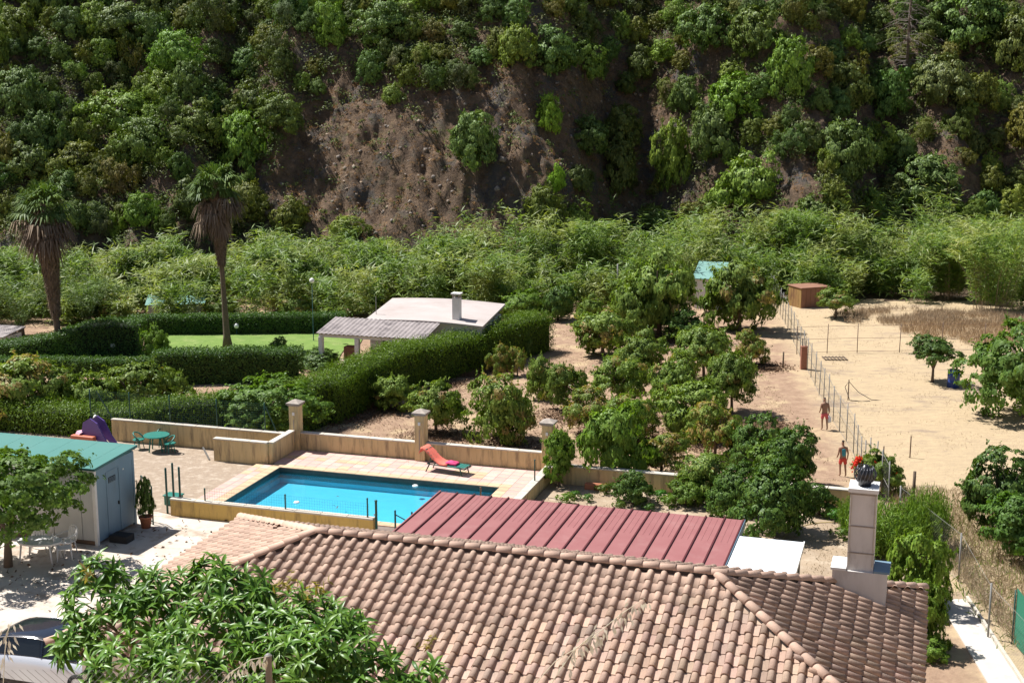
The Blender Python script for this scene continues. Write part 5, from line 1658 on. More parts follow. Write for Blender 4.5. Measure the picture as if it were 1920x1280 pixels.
# ================================================================ REEDS
def reed_field(name, polyfn, n, hfn, seed, mat='reed'):
    rng = np.random.default_rng(seed); Cs, As, Nn_, Ls, Ws = [], [], [], [], []
    XY = polyfn(rng, n); n = len(XY)
    # stools: each stem belongs to a clump with its own height, clumps stand about 2 m apart
    nc = n // 34; cc = XY[rng.choice(n, nc)]; kk = rng.integers(0, nc, n)
    XY = cc[kk] + rng.normal(0, .42, (n, 2)); ch = rng.uniform(.42, 1.2, nc)[kk]
    z0 = terrain(XY[:, 0], XY[:, 1]); hh = hfn(XY) * ch * rng.uniform(.8, 1.1, n) * (1 + .5 * (vnoise(XY[:, 0] * .22, XY[:, 1] * .22) - .5))
    # clumps lean together
    la = 6.28 * vnoise(XY[:, 0] * .3 + 40, XY[:, 1] * .3) * 2; lm = .10 + .28 * vnoise(XY[:, 0] * .5, XY[:, 1] * .5 + 30)
    la = np.where(rng.random(n) < .5, la, 6.28 * rng.random(n)); lm = lm * rng.uniform(.5, 1.6, n)
    m = 15
    for j in range(m):
        s = rng.uniform(.12, 1.0, n) if j > 3 else rng.uniform(.8, 1.02, n)
        cx = XY[:, 0] + np.cos(la) * lm * hh * s ** 2; cy = XY[:, 1] + np.sin(la) * lm * hh * s ** 2; cz = z0 + hh * s * (1 - .12 * s * lm * 3)
        az = rng.uniform(0, 6.28, n); L = rng.uniform(.45, .85, n)
        A = np.stack([np.cos(az), np.sin(az), rng.uniform(-.5, .8, n) + .5 * (s > .8)], 1); A = unit(A)
        C = np.stack([cx, cy, cz], 1) + A * (L * .5)[:, None]
        Cs.append(C); As.append(A); Ls.append(L); Ws.append(np.full(n, .075) * rng.uniform(.7, 1.4, n))
    C = np.concatenate(Cs); A = np.concatenate(As); L = np.concatenate(Ls); Wd = np.concatenate(Ws)
    k = len(C); Nn = np.tile([0, -.2, 1.], (k, 1))
    V, Q = leaves(C, Nn, L, Wd, rng, axis=A, jit=.5)
    return V, Q


RFX = [-60, -45, -30, -20, -8, 2, 12, 20, 27, 34, 41, 46, 60]
RFY = [96, 96, 95.5, 96, 96.5, 98.5, 102, 106, 105, 104.5, 98, 93, 90]


def belt(rng, n):
    x = rng.uniform(-52, 52, n); f = np.interp(x, RFX, RFY); bk = foot(x) + 1.0
    y = f + (bk - f) * rng.random(n) ** .9
    return np.stack([x, y], 1)


def rh_(XY):
    base = np.interp(XY[:, 0], [-50, -30, -15, 0, 12, 30, 46], [3.6, 3.5, 3.8, 4.2, 4.8, 4.6, 5.2])
    f = np.interp(XY[:, 0], RFX, RFY)
    return base * np.clip(.72 + (XY[:, 1] - f) * .08, .72, 1.08)


V1, Q1 = reed_field('reed_bed', belt, 13500, rh_, 12)
tag(obj('reed_bed', np_mesh('reed_bed', V1, Q1, 'reed')), kind='stuff')
ro = bpy.data.objects['reed_bed']; ro['label'] = 'belt of tall pale green giant reeds along the foot of the hill'; ro['category'] = 'reeds'
# reed clumps standing out
def reed_clump(px, by, wpx, ty, label, seed, grp='feathery reed clumps'):
    p = G(px, by); z = depth(p); R = wpx / 2 / FPX * z; Hh = (by - ty) / FPX * z
    rng = np.random.default_rng(seed); n = 420; m = 18
    a = rng.uniform(0, 6.28, n); r0 = R * .35 * np.sqrt(rng.random(n)); lean = rng.uniform(.15, .75, n) * R
    hh = Hh * rng.uniform(.6, 1.05, n); Cs, As = [], []
    for j in range(m):
        s = rng.uniform(.1, 1, n) if j > 5 else rng.uniform(.75, 1, n)
        x = (r0 + lean * s ** 1.8) * np.cos(a); y = (r0 + lean * s ** 1.8) * np.sin(a); zz = hh * np.sin(s * 1.5) 
        az = a + rng.normal(0, .9, n); A = unit(np.stack([np.cos(az), np.sin(az), rng.uniform(-.3, 1.1, n)], 1))
        Cs.append(np.stack([x, y, zz], 1) + A * .25); As.append(A)
    C = np.concatenate(Cs); A = np.concatenate(As); V, Q = leaves(C, np.tile([0, -.2, 1.], (len(C), 1)), .6, .065, rng, axis=A, jit=.5)
    t = thing('reed_clump', label, 'reeds', p, 0, grp)
    o = obj('reed_leaves', np_mesh('reed_leaves', V, Q, 'reed'), t); o.color = (1.15, 1.12, 1.1, 1)
    q = MB()
    for k in range(0, 40):
        q.tube([(r0[k] * math.cos(a[k]), r0[k] * math.sin(a[k]), 0), ((r0[k] + lean[k] * .3) * math.cos(a[k]), (r0[k] + lean[k] * .3) * math.sin(a[k]), hh[k] * .6), ((r0[k] + lean[k]) * math.cos(a[k]), (r0[k] + lean[k]) * math.sin(a[k]), hh[k])], [.02, .015, .006], 4)
    q.build('canes', 'palebark', t)


for args in ((1860, 585, 210, 415, 'large feathery pale reed clump at the right edge of the field', 1), (1780, 560, 110, 440, 'pale reed clump left of the large one at the field edge', 2),
             (270, 560, 120, 470, 'pale plume like reed clump right of the first palm', 3), (1110, 560, 120, 420, 'reed clump arching over beside the grey pole', 4),
             (860, 555, 110, 450, 'arching reed clump above the white house chimney', 5), (1490, 520, 120, 400, 'reed clump behind the rusty storage box', 6),
             (700, 560, 120, 455, 'reed clump behind the left corner of the white house roof', 7), (520, 570, 120, 468, 'reed clump right of the second palm', 8),
             (30, 580, 140, 470, 'broad reed clump at the left edge behind the feather palm', 9), (370, 575, 90, 490, 'reed clump left of the second palm trunk', 10)):
    reed_clump(*args)

for (px, by, w_, ty, kd, lab) in [
    (60, 560, 130, 500, 'oak', 'dark round bush among the reeds behind the first palm'), (330, 560, 110, 500, 'bright', 'green bush at the front of the reeds between the palms'),
    (600, 560, 130, 480, 'oak', 'blue green bush among the reeds behind the white house'), (780, 545, 120, 470, 'orchard', 'dense bush among the reeds above the white house roof'),
    (930, 545, 120, 455, 'oak', 'dark bush among the reeds right of the white house roof'), (1060, 540, 90, 470, 'oak', 'shaded bush at the reed edge left of the grey pole'),
    (1180, 500, 130, 420, 'bright', 'leafy tree standing in the reeds above the big orchard trees'), (1300, 470, 120, 415, 'oak', 'dark green tree in the reeds above the small teal roofed shed'),
    (1440, 500, 110, 430, 'orchard', 'leafy bush in the reeds at the far end of the long fence'), (1640, 530, 140, 440, 'oak', 'dense bush at the reed edge behind the tiny bright sapling'),
    (1540, 525, 120, 450, 'bright', 'bush hanging over the rusty storage box from the reeds')]:
    tree(px, by, w_, ty, kd, lab, 'bushes growing among the reeds', name='reed_side_bush', cat='bush', low=.0)

# ================================================================ HILLSIDE TREES AND SCRUB
def hill_tree(p, w, h, kind, label, group, tint, name='hillside_tree', cat='tree', sink=.12):
    t = thing(name, label, cat, (p.x, p.y, p.z - h * sink), 0, group)
    c = obj('crown', vr.choice(CR[kind]), t); c.scale = (w / 2, w / 2 * vr.uniform(.85, 1.15), h); c.rotation_euler = (vr.uniform(-.12, .12), vr.uniform(-.12, .12), vr.uniform(0, 6.28)); c.color = (*tint, 1)
    if h > 2.6:
        k = obj('trunk', vr.choice(TK), t); k.scale = (w / 2, w / 2, h * .85)
    return t


BL_, GR, OL, BR_ = (.92, 1.05, 1.1), (.95, .95, .95), (1.15, 1.0, .75), (1.4, 1.5, 1.0)
HP = [(40, 215, 115, 95, BL_, 'dark blue green rounded tree at the left edge of the hillside'),
      (312, 200, 90, 75, BR_, 'bright rounded pine like tree on the left hillside'), (235, 240, 150, 75, BR_, 'wide yellow green tree left of the bright rounded one'),
      (475, 218, 105, 80, GR, 'green tree at the left rim of the bare slope'), (450, 320, 110, 120, BR_, 'green tree directly above the right palm crown'),
      (378, 262, 110, 85, GR, 'dark green tree between the bright round tree and the right palm'), (280, 300, 120, 90, GR, 'dense tree above the gap between the two palms'),
      (60, 330, 100, 70, GR, 'bushy tree above the left palm crown'), (240, 78, 130, 80, BL_, 'blue green tree high on the left hillside'),
      (340, 130, 110, 80, BR_, 'yellow green tree in the upper left scrub'), (630, 85, 70, 90, BR_, 'bright narrow tree near the top centre left'),
      (720, 75, 110, 80, BL_, 'spreading tree at the top left of the bare slope'), (695, 150, 60, 60, BL_, 'small pale tree at the upper rim of the bare slope'),
      (735, 195, 48, 45, BR_, 'small bright bush on the upper bare slope'), (567, 172, 40, 38, BR_, 'little round bush at the top edge of the bare slope'),
      (597, 178, 38, 36, BL_, 'little grey green bush beside the round one'), (970, 115, 90, 75, BR_, 'bright green tree at the top of the cliff'),
      (1035, 130, 110, 90, BL_, 'wide olive green tree in the middle of the cliff top'), (1098, 140, 80, 70, BR_, 'right tree of the row along the cliff top'),
      (1140, 105, 42, 40, BL_, 'small ball shaped tree alone on the dark cliff'), (1030, 240, 54, 70, (1.8, 2.2, 1.0), 'vivid green little tree in the middle of the cliff'),
      (1042, 355, 36, 55, (1.7, 2.1, 1.0), 'vivid green bush low on the cliff'), (885, 300, 110, 100, (1.3, 1.3, 1.5), 'pale feathery tree in the middle of the bare slope'),
      (1165, 270, 85, 80, GR, 'dark ivy like tree on the shaded cliff'), (1160, 350, 90, 100, GR, 'dark climbing shrub below on the shaded cliff'),
      (1330, 90, 120, 90, GR, 'dark green tree at the top right of the ravine'), (1425, 100, 120, 100, GR, 'large tree on the upper right hillside'),
      (1480, 170, 90, 110, BR_, 'yellow green tree on the right hillside crest'), (1380, 225, 120, 95, BR_, 'broad olive tree on the right spur'),
      (1430, 180, 70, 50, BL_, 'blue green flat topped tree on the right spur'), (1262, 340, 80, 130, BR_, 'tall pale tree at the left edge of the right spur'),
      (1335, 290, 110, 110, GR, 'tree in the centre of the right spur'), (1400, 385, 160, 115, BR_, 'wide yellow green tree above the reeds on the right'),
      (1580, 330, 120, 115, BL_, 'rounded tree in the middle of the dark right hillside'), (1558, 115, 46, 45, BL_, 'small pale round tree on the upper right hillside'),
      (1735, 380, 150, 100, GR, 'wide low tree above the reeds at the far right'), (1692, 300, 56, 60, BL_, 'blue green leaning tree on the far right hillside'),
      (1672, 210, 80, 90, BL_, 'tree below the bare dead conifer'), (1820, 90, 170, 120, GR, 'large dark tree in the upper right corner'),
      (1760, 190, 120, 100, GR, 'dark tree right of the bare dead conifer'), (1905, 120, 110, 110, GR, 'dark tree at the right edge near the top'),
      (650, 445, 70, 45, BR_, 'bush at the foot of the bare slope'), (1080, 425, 80, 50, BR_, 'green bush at the foot of the cliff'), (1900, 400, 60, 60, (1.7, 1.6, 1.1), 'pale bush at the right edge above the reeds')]
placed = []
for (px, by, w_, hp, tint, lab) in HP:
    p = G(px, by)
    if p is None: continue
    z = depth(p); kind = 'oak'
    hill_tree(p, w_ / FPX * z, hp / FPX * z, kind, lab, 'trees on the hillside', tuple(c * vr.uniform(.9, 1.1) for c in tint)); placed.append((p.x, p.y, w_ / FPX * z / 2))


def bare(px, py):
    """how bare the slope is, in the photograph's terms: the brown cliff, the shaded ravine"""
    b_ = 0; qx = px; px = px + 150 * (float(vnoise(np.array(px * .012), np.array(py * .012))) - .5); py = py + 130 * (float(vnoise(np.array(qx * .013 + 30), np.array(py * .013))) - .5)
    if 505 < px < 1000 and py > 150 + max(0, (640 - px)) * .35 and py < 440: b_ = 1
    if 760 < px < 1010 and py > 130: b_ = 1
    if 1000 <= px < 1230 and py > 110 and py < 430: b_ = .92
    if 1480 < px < 1560 and 180 < py < 420: b_ = .8
    if 1740 < px < 1900 and 230 < py < 400: b_ = .7
    if 1250 < px < 1330 and 100 < py < 200: b_ = .7
    if b_ == 0 and px > 1230: b_ = .3 if float(vnoise(np.array(px * .02 + 9), np.array(py * .02))) > .45 else .0
    return b_


def proj(p):
    z = depth(p); return 960 + FPX * p[0] / z, 640 + FPX * ((CAMH - p[2]) * CP - p[1] * SP) / z


REF = ['dark tree at the left edge', 'bright rounded pine like tree', 'wide yellow green tree left of it', 'green tree at the bare slope rim', 'tree above the right palm', 'dark tree mid left',
       'dense tree between the palms', 'bushy tree above the left palm', 'blue green tree high on the left', 'yellow green tree in the upper left', 'bright narrow tree at the top', 'spreading tree at the top',
       'small pale tree at the upper rim', 'small bright bush on the slope', 'little round bush', 'little grey green bush', 'bright tree on the cliff top', 'wide olive tree on the cliff top', 'right tree of the cliff row',
       'ball shaped tree', 'vivid green cliff tree', 'vivid green low bush', 'pale feathery slope tree', 'dark ivy like cliff tree', 'dark climbing shrub', 'tree at the ravine top', 'large upper right tree',
       'yellow green crest tree', 'broad olive spur tree', 'flat topped spur tree', 'tall pale spur edge tree', 'tree in the spur centre', 'wide yellow green tree above the reeds', 'rounded mid right tree', 'small pale upper right tree',
       'wide low far right tree', 'leaning blue green tree', 'tree below the dead conifer', 'large upper right corner tree', 'dark tree right of the conifer', 'dark tree at the right edge', 'bush at the bare slope foot',
       'green bush at the cliff foot', 'pale bush above the right reeds']
hr = random.Random(21); tries = 0; bushes = []
while tries < 12000 and len(bushes) < 285:
    tries += 1
    x = hr.uniform(-50, 50); y = hr.uniform(103, 150)
    if y < foot(x) + 1: continue
    p = Vector((x, y, th(x, y))); px, py = proj(p)
    if not (-30 < px < 1950 and -10 < py < 440): continue
    if hr.random() < bare(px, py): continue
    w = hr.choice([2.2, 2.6, 3.0, 3.6, 4.4])
    if any((x - a) ** 2 + ((y - b_) * .8) ** 2 < ((w / 2 + r) * .55) ** 2 for a, b_, r in placed): continue
    tone, tint = hr.choice([('grey green', BL_), ('green', GR), ('dark green', tuple(c * .85 for c in GR)), ('olive', OL), ('bright green', BR_), ('brownish olive', (1.25, .98, .8))]); tint = tuple(c * hr.uniform(.9, 1.1) for c in tint)
    o = hill_tree(p, w, w * hr.uniform(.7, 1.05), hr.choice(['oak', 'oak', 'oak', 'bush']), '', 'bushes on the hillside', tint, name='hillside_bush', cat='bush')
    placed.append((x, y, w / 2)); bushes.append((o, px, py, tone))
slots = {}
for o, px, py, tone in bushes:
    k = min(range(len(HP)), key=lambda q_: (HP[q_][0] - px) ** 2 + (HP[q_][1] - 40 - py) ** 2)
    dx, dy = px - HP[k][0], py - (HP[k][1] - 40)
    v_ = 'above' if dy < 0 else 'below'; h__ = 'left of' if dx < 0 else 'right of'
    side = (v_ if abs(dy) > 2.2 * abs(dx) else h__ if abs(dx) > 2.2 * abs(dy) else v_ + ' and ' + h__)
    slots.setdefault((k, side, tone), []).append((dx * dx + dy * dy, o))
for (k, side, tone), lst in slots.items():
    for n_, (d_, o) in enumerate(sorted(lst, key=lambda t_: t_[0])):
        o['label'] = (('nearest ' if len(lst) > 1 else '') if n_ == 0 else ('second ', 'third ', 'fourth ', 'fifth ', 'sixth ')[min(n_ - 1, 4)]) + tone + ' bush ' + side + ' the ' + REF[k]

# scrub as one mass: low tufts everywhere on the slope, sparse on the bare parts
def scrub(name, n, seed, mat, keep, size, nl, L, Wd, label):
    rng = np.random.default_rng(seed); x = rng.uniform(-68, 68, n * 7); y = rng.uniform(100, 156, n * 7); ok = y > foot(x) + .3; x, y = x[ok], y[ok]
    z = terrain(x, y); zz = y * CP + (CAMH - z) * SP; px = 960 + FPX * x / zz; py = 640 + FPX * ((CAMH - z) * CP - y * SP) / zz
    pr_ = np.array([keep(bare(a, b_)) for a, b_ in zip(px, py)]); ok = (rng.random(len(x)) < pr_) & (py > -80) & (px > -420) & (px < 2300)
    x, y, z = x[ok][:n], y[ok][:n], z[ok][:n]; n = len(x)
    r = rng.uniform(*size, n); k = np.repeat(np.arange(n), nl)
    d = rand_dirs(rng, n * nl); d[:, 2] = np.abs(d[:, 2]); rr = r[k] * rng.uniform(.5, 1.05, n * nl)
    C = np.stack([x, y, z - .05], 1)[k] + d * rr[:, None] * [1, 1, .8]
    V, Q = leaves(C, d + [0, 0, .3], L, Wd, rng, jit=.7)
    o = tag(obj(name, np_mesh(name, V, Q, mat)), kind='stuff'); o['label'] = label; o['category'] = 'scrub'
    return o


scrub('hillside_scrub', 8500, 31, 'scrub', lambda b_: .09 if b_ > .5 else 1.0 - .45 * (b_ > .2), (.40, 1.35), 52, .24, .10, 'low green brown scrub covering the hillside')
o = scrub('dry_hillside_tufts', 6000, 32, 'straw', lambda b_: 1 if b_ > .5 else .12, (.10, .42), 12, .20, .04, 'dry straw tufts on the bare brown slope'); o.color = (.68, .48, .30, 1)
o = scrub('cliff_weeds', 1500, 33, 'scrub', lambda b_: 1 if b_ > .5 else .0, (.12, .38), 16, .16, .07, 'small green weeds on the bare brown slope')

# loose rocks on the bare slope, joined
rng = np.random.default_rng(77); Vr, Fr_ = [], []; nb = 0
cube = np.array([[-1, -1, -1], [1, -1, -1], [1, 1, -1], [-1, 1, -1], [-1, -1, 1], [1, -1, 1], [1, 1, 1], [-1, 1, 1]], float)
cf = np.array([(0, 3, 2, 1), (4, 5, 6, 7), (0, 1, 5, 4), (1, 2, 6, 5), (2, 3, 7, 6), (3, 0, 4, 7)])
while nb < 500:
    x = rng.uniform(-26, 16); y = rng.uniform(108, 140)
    if y < foot(x) + .5: continue
    z = th(x, y); px, py = proj(Vector((x, y, z)))
    if bare(px, py) < .5: nb += 0; continue
    s = rng.uniform(.05, .22) * (1 + (rng.random() < .06)); rot = np.linalg.qr(rng.normal(0, 1, (3, 3)))[0]
    v = (cube * rng.uniform(.6, 1, (8, 1)) * rng.uniform(.5, 1, 3)) @ rot * s + [x, y, z - s * .35]
    Vr.append(v); Fr_.append(cf + nb * 8); nb += 1
M['rock'] = surf('weathered_rock', (.24, .20, .165), (.17, .145, .125), .9, .95, .3, 6, c3=(.30, .20, .12), s3=.5, world_co=True)
o = tag(obj('loose_rocks', np_mesh('loose_rocks', np.concatenate(Vr), np.concatenate(Fr_), 'rock')), kind='stuff'); o['label'] = 'loose rocks scattered over the bare slope'; o['category'] = 'rocks'

# dead conifer
p = G(1698, 172); dt = thing('dead_conifer', 'bare grey dead conifer standing on the upper right hillside', 'dead tree', p, 0)
z = depth(p); q = MB(); Hd = 260 / FPX * z
q.tube([(0, 0, -.3), (0, 0, Hd * .5), (.1, 0, Hd)], [.17, .12, .05], 8); q.build('trunk', 'wood', dt, True)
q = MB(); rd = random.Random(3)
for k in range(110):
    s = rd.uniform(.18, 1); a = rd.uniform(0, 6.28); L = (1.15 - s * .55) * rd.uniform(1.2, 3.3); zz = Hd * s
    m1 = (L * .5 * math.cos(a), L * .5 * math.sin(a), zz + .05); e = (L * math.cos(a), L * math.sin(a), zz - .35 * L * .6)
    q.tube([(0, 0, zz), m1, e], [.028, .018, .006], 4, cap=False)
    for j in range(4):
        f_ = rd.uniform(.4, 1); b0_ = (e[0] * f_, e[1] * f_, zz - .15 * f_ * L); a2 = a + rd.choice((-1, 1)) * rd.uniform(.5, 1.1)
        q.tube([b0_, (b0_[0] + .5 * math.cos(a2), b0_[1] + .5 * math.sin(a2), b0_[2] - .25)], [.012, .005], 3, cap=False)
M['deadwood'] = surf('grey_dead_wood', (.24, .20, .17), (.17, .14, .12), 5, .9)
q.build('bare_branches', 'deadwood', dt)

# ================================================================ DRY GRASS, LITTER
def grass(name, pts_fn, n, hgt, seed, mat, Wd=.02, label='', cat='grass', col=(1, 1, 1), lean=.3):
    rng = np.random.default_rng(seed); XY = pts_fn(rng, n); n = len(XY); z = terrain(XY[:, 0], XY[:, 1])
    A = unit(np.stack([rng.normal(0, lean, n), rng.normal(0, lean, n), np.ones(n)], 1)); L = hgt * rng.uniform(.5, 1.2, n)
    C = np.stack([XY[:, 0], XY[:, 1], z], 1) + A * (L * .5)[:, None]
    V, Q = leaves(C, np.stack([rng.normal(0, 1, n), rng.normal(0, 1, n), 0 * L], 1), L, Wd, rng, axis=A, jit=.2)
    o = tag(obj(name, np_mesh(name, V, Q, mat), color=col), kind='stuff'); o['label'] = label; o['category'] = cat
    return o


def blob(cx, cy, rx, ry):
    def f(rng, n):
        a = rng.uniform(0, 6.28, n * 2); r = np.sqrt(rng.random(n * 2)); x = cx + rx * r * np.cos(a); y = cy + ry * r * np.sin(a)
        ok = vnoise(x * .6, y * .6) > .34
        return np.stack([x[ok], y[ok]], 1)[:n]
    return f


a_ = G(1700, 600); grass('tall_dry_grass', blob(a_.x + 2, a_.y + .5, 7, 4.5), 9000, .6, 5, 'straw', .03, 'tall tan dry grass in the middle of the field', col=(.85, .78, .75, 1)[:3])
a_ = G(1860, 625); grass('tall_dry_grass', blob(a_.x, a_.y, 6, 3.8), 6500, .65, 6, 'straw', .03, 'tall tan dry grass in front of the large reed clump', col=(.9, .78, .68))
def strip(rng, n):
    y = rng.uniform(36, 52, n); return np.stack([14.5 + rng.uniform(0, 1, n) ** 1.3 * 7, y], 1)
grass('path_side_dry_grass', strip, 15000, .55, 7, 'straw', .018, 'dry weeds and straw beside the path fence', col=(.85, .8, .72), lean=.5)
def strip2(rng, n): return np.stack([rng.uniform(13.9, 19, n), rng.uniform(37, 50, n)], 1)
grass('green_weeds', strip2, 2600, .35, 8, 'orchard', .03, 'green weeds among the straw by the path fence', lean=.7)
def fieldpts(rng, n):
    y = rng.uniform(50, 104, n); x = rng.uniform(0, 1, n) * 26 + 9.5 + .0961 * y; ok = vnoise(x * .9, y * .9 + 5) > .5; return np.stack([x[ok], y[ok]], 1)
grass('field_stubble', fieldpts, 26000, .10, 9, 'straw', .02, 'short dry stubble over the field', col=(.95, .9, .85), lean=.8)
def orchpts(rng, n):
    x = rng.uniform(-10, 15, n); y = rng.uniform(55, 95, n); ok = vnoise(x * .5, y * .5 + 9) > .45; return np.stack([x[ok], y[ok]], 1)
grass('orchard_stubble', orchpts, 22000, .13, 10, 'straw', .025, 'short dry grass under the orchard trees', col=(.85, .78, .7), lean=.8)


def litter(name, cs, n, seed, label):
    rng = np.random.default_rng(seed); k = rng.integers(0, len(cs), n); c = np.array(cs)[k]
    xy = c[:, :2] + rng.normal(0, 1, (n, 2)) * c[:, 2:3]; z = terrain(xy[:, 0], xy[:, 1]) + rng.uniform(.01, .10, n)
    V, Q = leaves(np.stack([xy[:, 0], xy[:, 1], z], 1), np.tile([0, 0, 1.], (n, 1)), .16, .07, rng, jit=.5)
    o = tag(obj(name, np_mesh(name, V, Q, 'litter')), kind='stuff'); o['label'] = label; o['category'] = 'leaf litter'


cs = []
for (px, py, s) in ((700, 770, 1.0), (640, 785, .9), (880, 700, .9), (830, 720, .8), (940, 835, 1.3), (820, 818, .9), (1060, 780, 1.2), (1230, 640, .8), (1150, 800, 1.2), (1440, 690, .6), (1250, 830, 1.0), (1300, 830, 1.2), (1440, 800, .7)):
    p = G(px, py); cs.append((p.x, p.y, s))
litter('fallen_leaves', cs, 15000, 14, 'brown fallen leaves under the orchard trees')
p = G(900, 700); grass('dead_twig_pile', blob(p.x, p.y, 2.6, 1.2), 2600, .4, 16, 'litter', .02, 'heap of dead brown twigs at the foot of the tall hedge', cat='twigs', lean=1.2)
p = G(700, 760); grass('dead_twig_pile', blob(p.x, p.y, 1.3, 1.0), 2200, .45, 17, 'litter', .02, 'dark heap of twigs beside the first small fruit tree', cat='twigs', lean=1.2)
# vegetables and weeds in the kitchen garden
gx_ = [F(rnd.uniform(-13, -4), rnd.uniform(42.5, 50.5)) for k in range(26)]
vm = crown_mesh('garden_plant', 99, ['bright'], 14, .4, 500, .28, .10)
vrng = random.Random(4); kg = []
for k in range(14):
    px, py = [(1075, 935), (1100, 940), (1060, 945), (1160, 955), (1215, 958), (1250, 950), (1270, 940), (1330, 950), (1560, 975), (1130, 925), (1235, 935), (1345, 970), (1300, 925), (1575, 1010)][k]
    p = G(px, py); o = obj('low_plant', vm, None, p); s = vrng.uniform(.25, .42); o.scale = (s, s, s * 1.1); o.color = (vrng.uniform(.5, 1), vrng.uniform(.6, 1), .8, 1)
    kg.append((px, o))

for k, (px, o) in enumerate(sorted(kg, key=lambda t_: t_[0])):
    tag(o, 'low green plant on the kitchen garden soil, ' + ('leftmost', 'second', 'third', 'fourth', 'fifth', 'sixth', 'seventh', 'eighth', 'ninth', 'tenth', 'eleventh', 'twelfth', 'last but one', 'rightmost')[k] + ('' if k in (0, 12, 13) else ' from the left'), 'plant', 'low plants in the kitchen garden')
def gardenpts(rng, n):
    u_ = rng.uniform(-13.5, 0, n); w_ = rng.uniform(41, 51, n); x = u_ * CU - w_ * SU; y = u_ * SU + w_ * CU; ok = vnoise(x * 1.3, y * 1.3 + 2) > .5; return np.stack([x[ok], y[ok]], 1)
grass('garden_stubble', gardenpts, 9000, .09, 19, 'straw', .02, 'sparse dry weeds on the kitchen garden soil', col=(.8, .75, .65), lean=.9)
litter('patio_leaves', [(F(-25, 41).x, F(-25, 41).y, 1.6), (F(-27.5, 37).x, F(-27.5, 37).y, 1.2), (F(-20, 41.8).x, F(-20, 41.8).y, 2.2)], 160, 23, 'fallen leaves scattered over the dusty patio')

# ================================================================ PEOPLE
def skin_body(name, joints, edges, mat, parent, root=0, sub=2):
    me = bpy.data.meshes.new(name); me.from_pydata([j[0] for j in joints], edges, []); me.materials.append(M[mat])
    o = bpy.data.objects.new(name, me); link(o, parent)
    md = o.modifiers.new('skin', 'SKIN'); md.use_smooth_shade = True
    for i, j in enumerate(joints):
        r = j[1]; me.skin_vertices[0].data[i].radius = r if isinstance(r, tuple) else (r, r)
    me.skin_vertices[0].data[root].use_root = True
    s = o.modifiers.new('sub', 'SUBSURF'); s.levels = sub; s.render_levels = sub
    return o


def person(px, by, hgt, label, facing, man=True):
    p = G(px, by) if not isinstance(px, Vector) else px
    t = thing('person', label, 'person', p, facing); s = hgt / 1.75
    J = [((0, 0, .95), (.15, .11)), ((0, 0, 1.15), (.13, .10)), ((0, .03, 1.38), (.17, .11)), ((0, .05, 1.48), (.07, .06)), ((0, .08, 1.56), .055), ((0, .10, 1.65), (.075, .095)), ((0, .10, 1.72), (.06, .075)),
         ((-.19, .03, 1.42), .055), ((-.25, -.02, 1.15), .040), ((-.22, .14, .99), .032), ((-.21, .20, .94), (.03, .018)),
         ((.19, .03, 1.42), .055), ((.24, -.03, 1.14), .040), ((.25, .05, .90), .032), ((.25, .07, .81), (.03, .018)),
         ((-.095, 0, .88), .085), ((-.11, .05, .50), .055), ((-.11, 0, .10), .038), ((-.12, .13, .035), (.04, .03)),
         ((.095, 0, .88), .085), ((.11, -.06, .50), .055), ((.11, -.16, .11), .038), ((.12, -.04, .035), (.04, .03))]
    Ed = [(0, 1), (1, 2), (2, 3), (3, 4), (4, 5), (5, 6), (2, 7), (7, 8), (8, 9), (9, 10), (2, 11), (11, 12), (12, 13), (13, 14), (0, 15), (15, 16), (16, 17), (17, 18), (0, 19), (19, 20), (20, 21), (21, 22)]
    J = [(tuple(c * s for c in a), tuple(c * s for c in r) if isinstance(r, tuple) else r * s) for a, r in J]
    nb_ = len(J)
    for hand, sg in ((10, -1), (14, 1)):
        hx_, hy_, hz_ = J[hand][0]
        for f in range(4):
            J.append(((hx_ + (f - 1.5) * .012 * s, hy_ + .05 * s, hz_ - .05 * s), .008 * s)); Ed.append((hand, len(J) - 1))
        J.append(((hx_ - sg * .035 * s, hy_ + .02 * s, hz_ - .03 * s), .009 * s)); Ed.append((hand, len(J) - 1))
    skin_body('body', J, Ed, 'skin', t)
    hx = skin_body('hair', [((0, .085 * s, 1.70 * s), (.088 * s, .098 * s)), ((0, .075 * s, 1.76 * s), (.06 * s, .075 * s))] + ([((0, -.02 * s, 1.74 * s), (.05 * s, .045 * s))] if not man else []), [(0, 1)] + ([(1, 2)] if not man else []), 'hair', t)
    q = MB(); q.tube([(0, .19 * s, 1.63 * s), (0, .215 * s, 1.62 * s)], [.018, .01], 6); q.build('nose', 'skin', t, True)
    # shorts
    skin_body('shorts', [((0, 0, .98 * s), (.165 * s, .125 * s)), ((0, 0, .90 * s), (.175 * s, .13 * s)), ((-.105 * s, .02 * s, .80 * s), .10 * s), ((-.115 * s, .04 * s, .60 * s), .088 * s), ((.105 * s, -.02 * s, .80 * s), .10 * s), ((.115 * s, -.05 * s, .60 * s), .088 * s)],
              [(0, 1), (1, 2), (2, 3), (1, 4), (4, 5)], 'shorts' if man else 'redcloth', t)
    if not man:
        skin_body('tank_top', [((0, 0, .96 * s), (.165 * s, .125 * s)), ((0, 0, 1.16 * s), (.145 * s, .115 * s)), ((0, .03 * s, 1.34 * s), (.175 * s, .12 * s)), ((0, .035 * s, 1.40 * s), (.14 * s, .10 * s))], [(0, 1), (1, 2), (2, 3)], 'tealcloth', t)
    return t


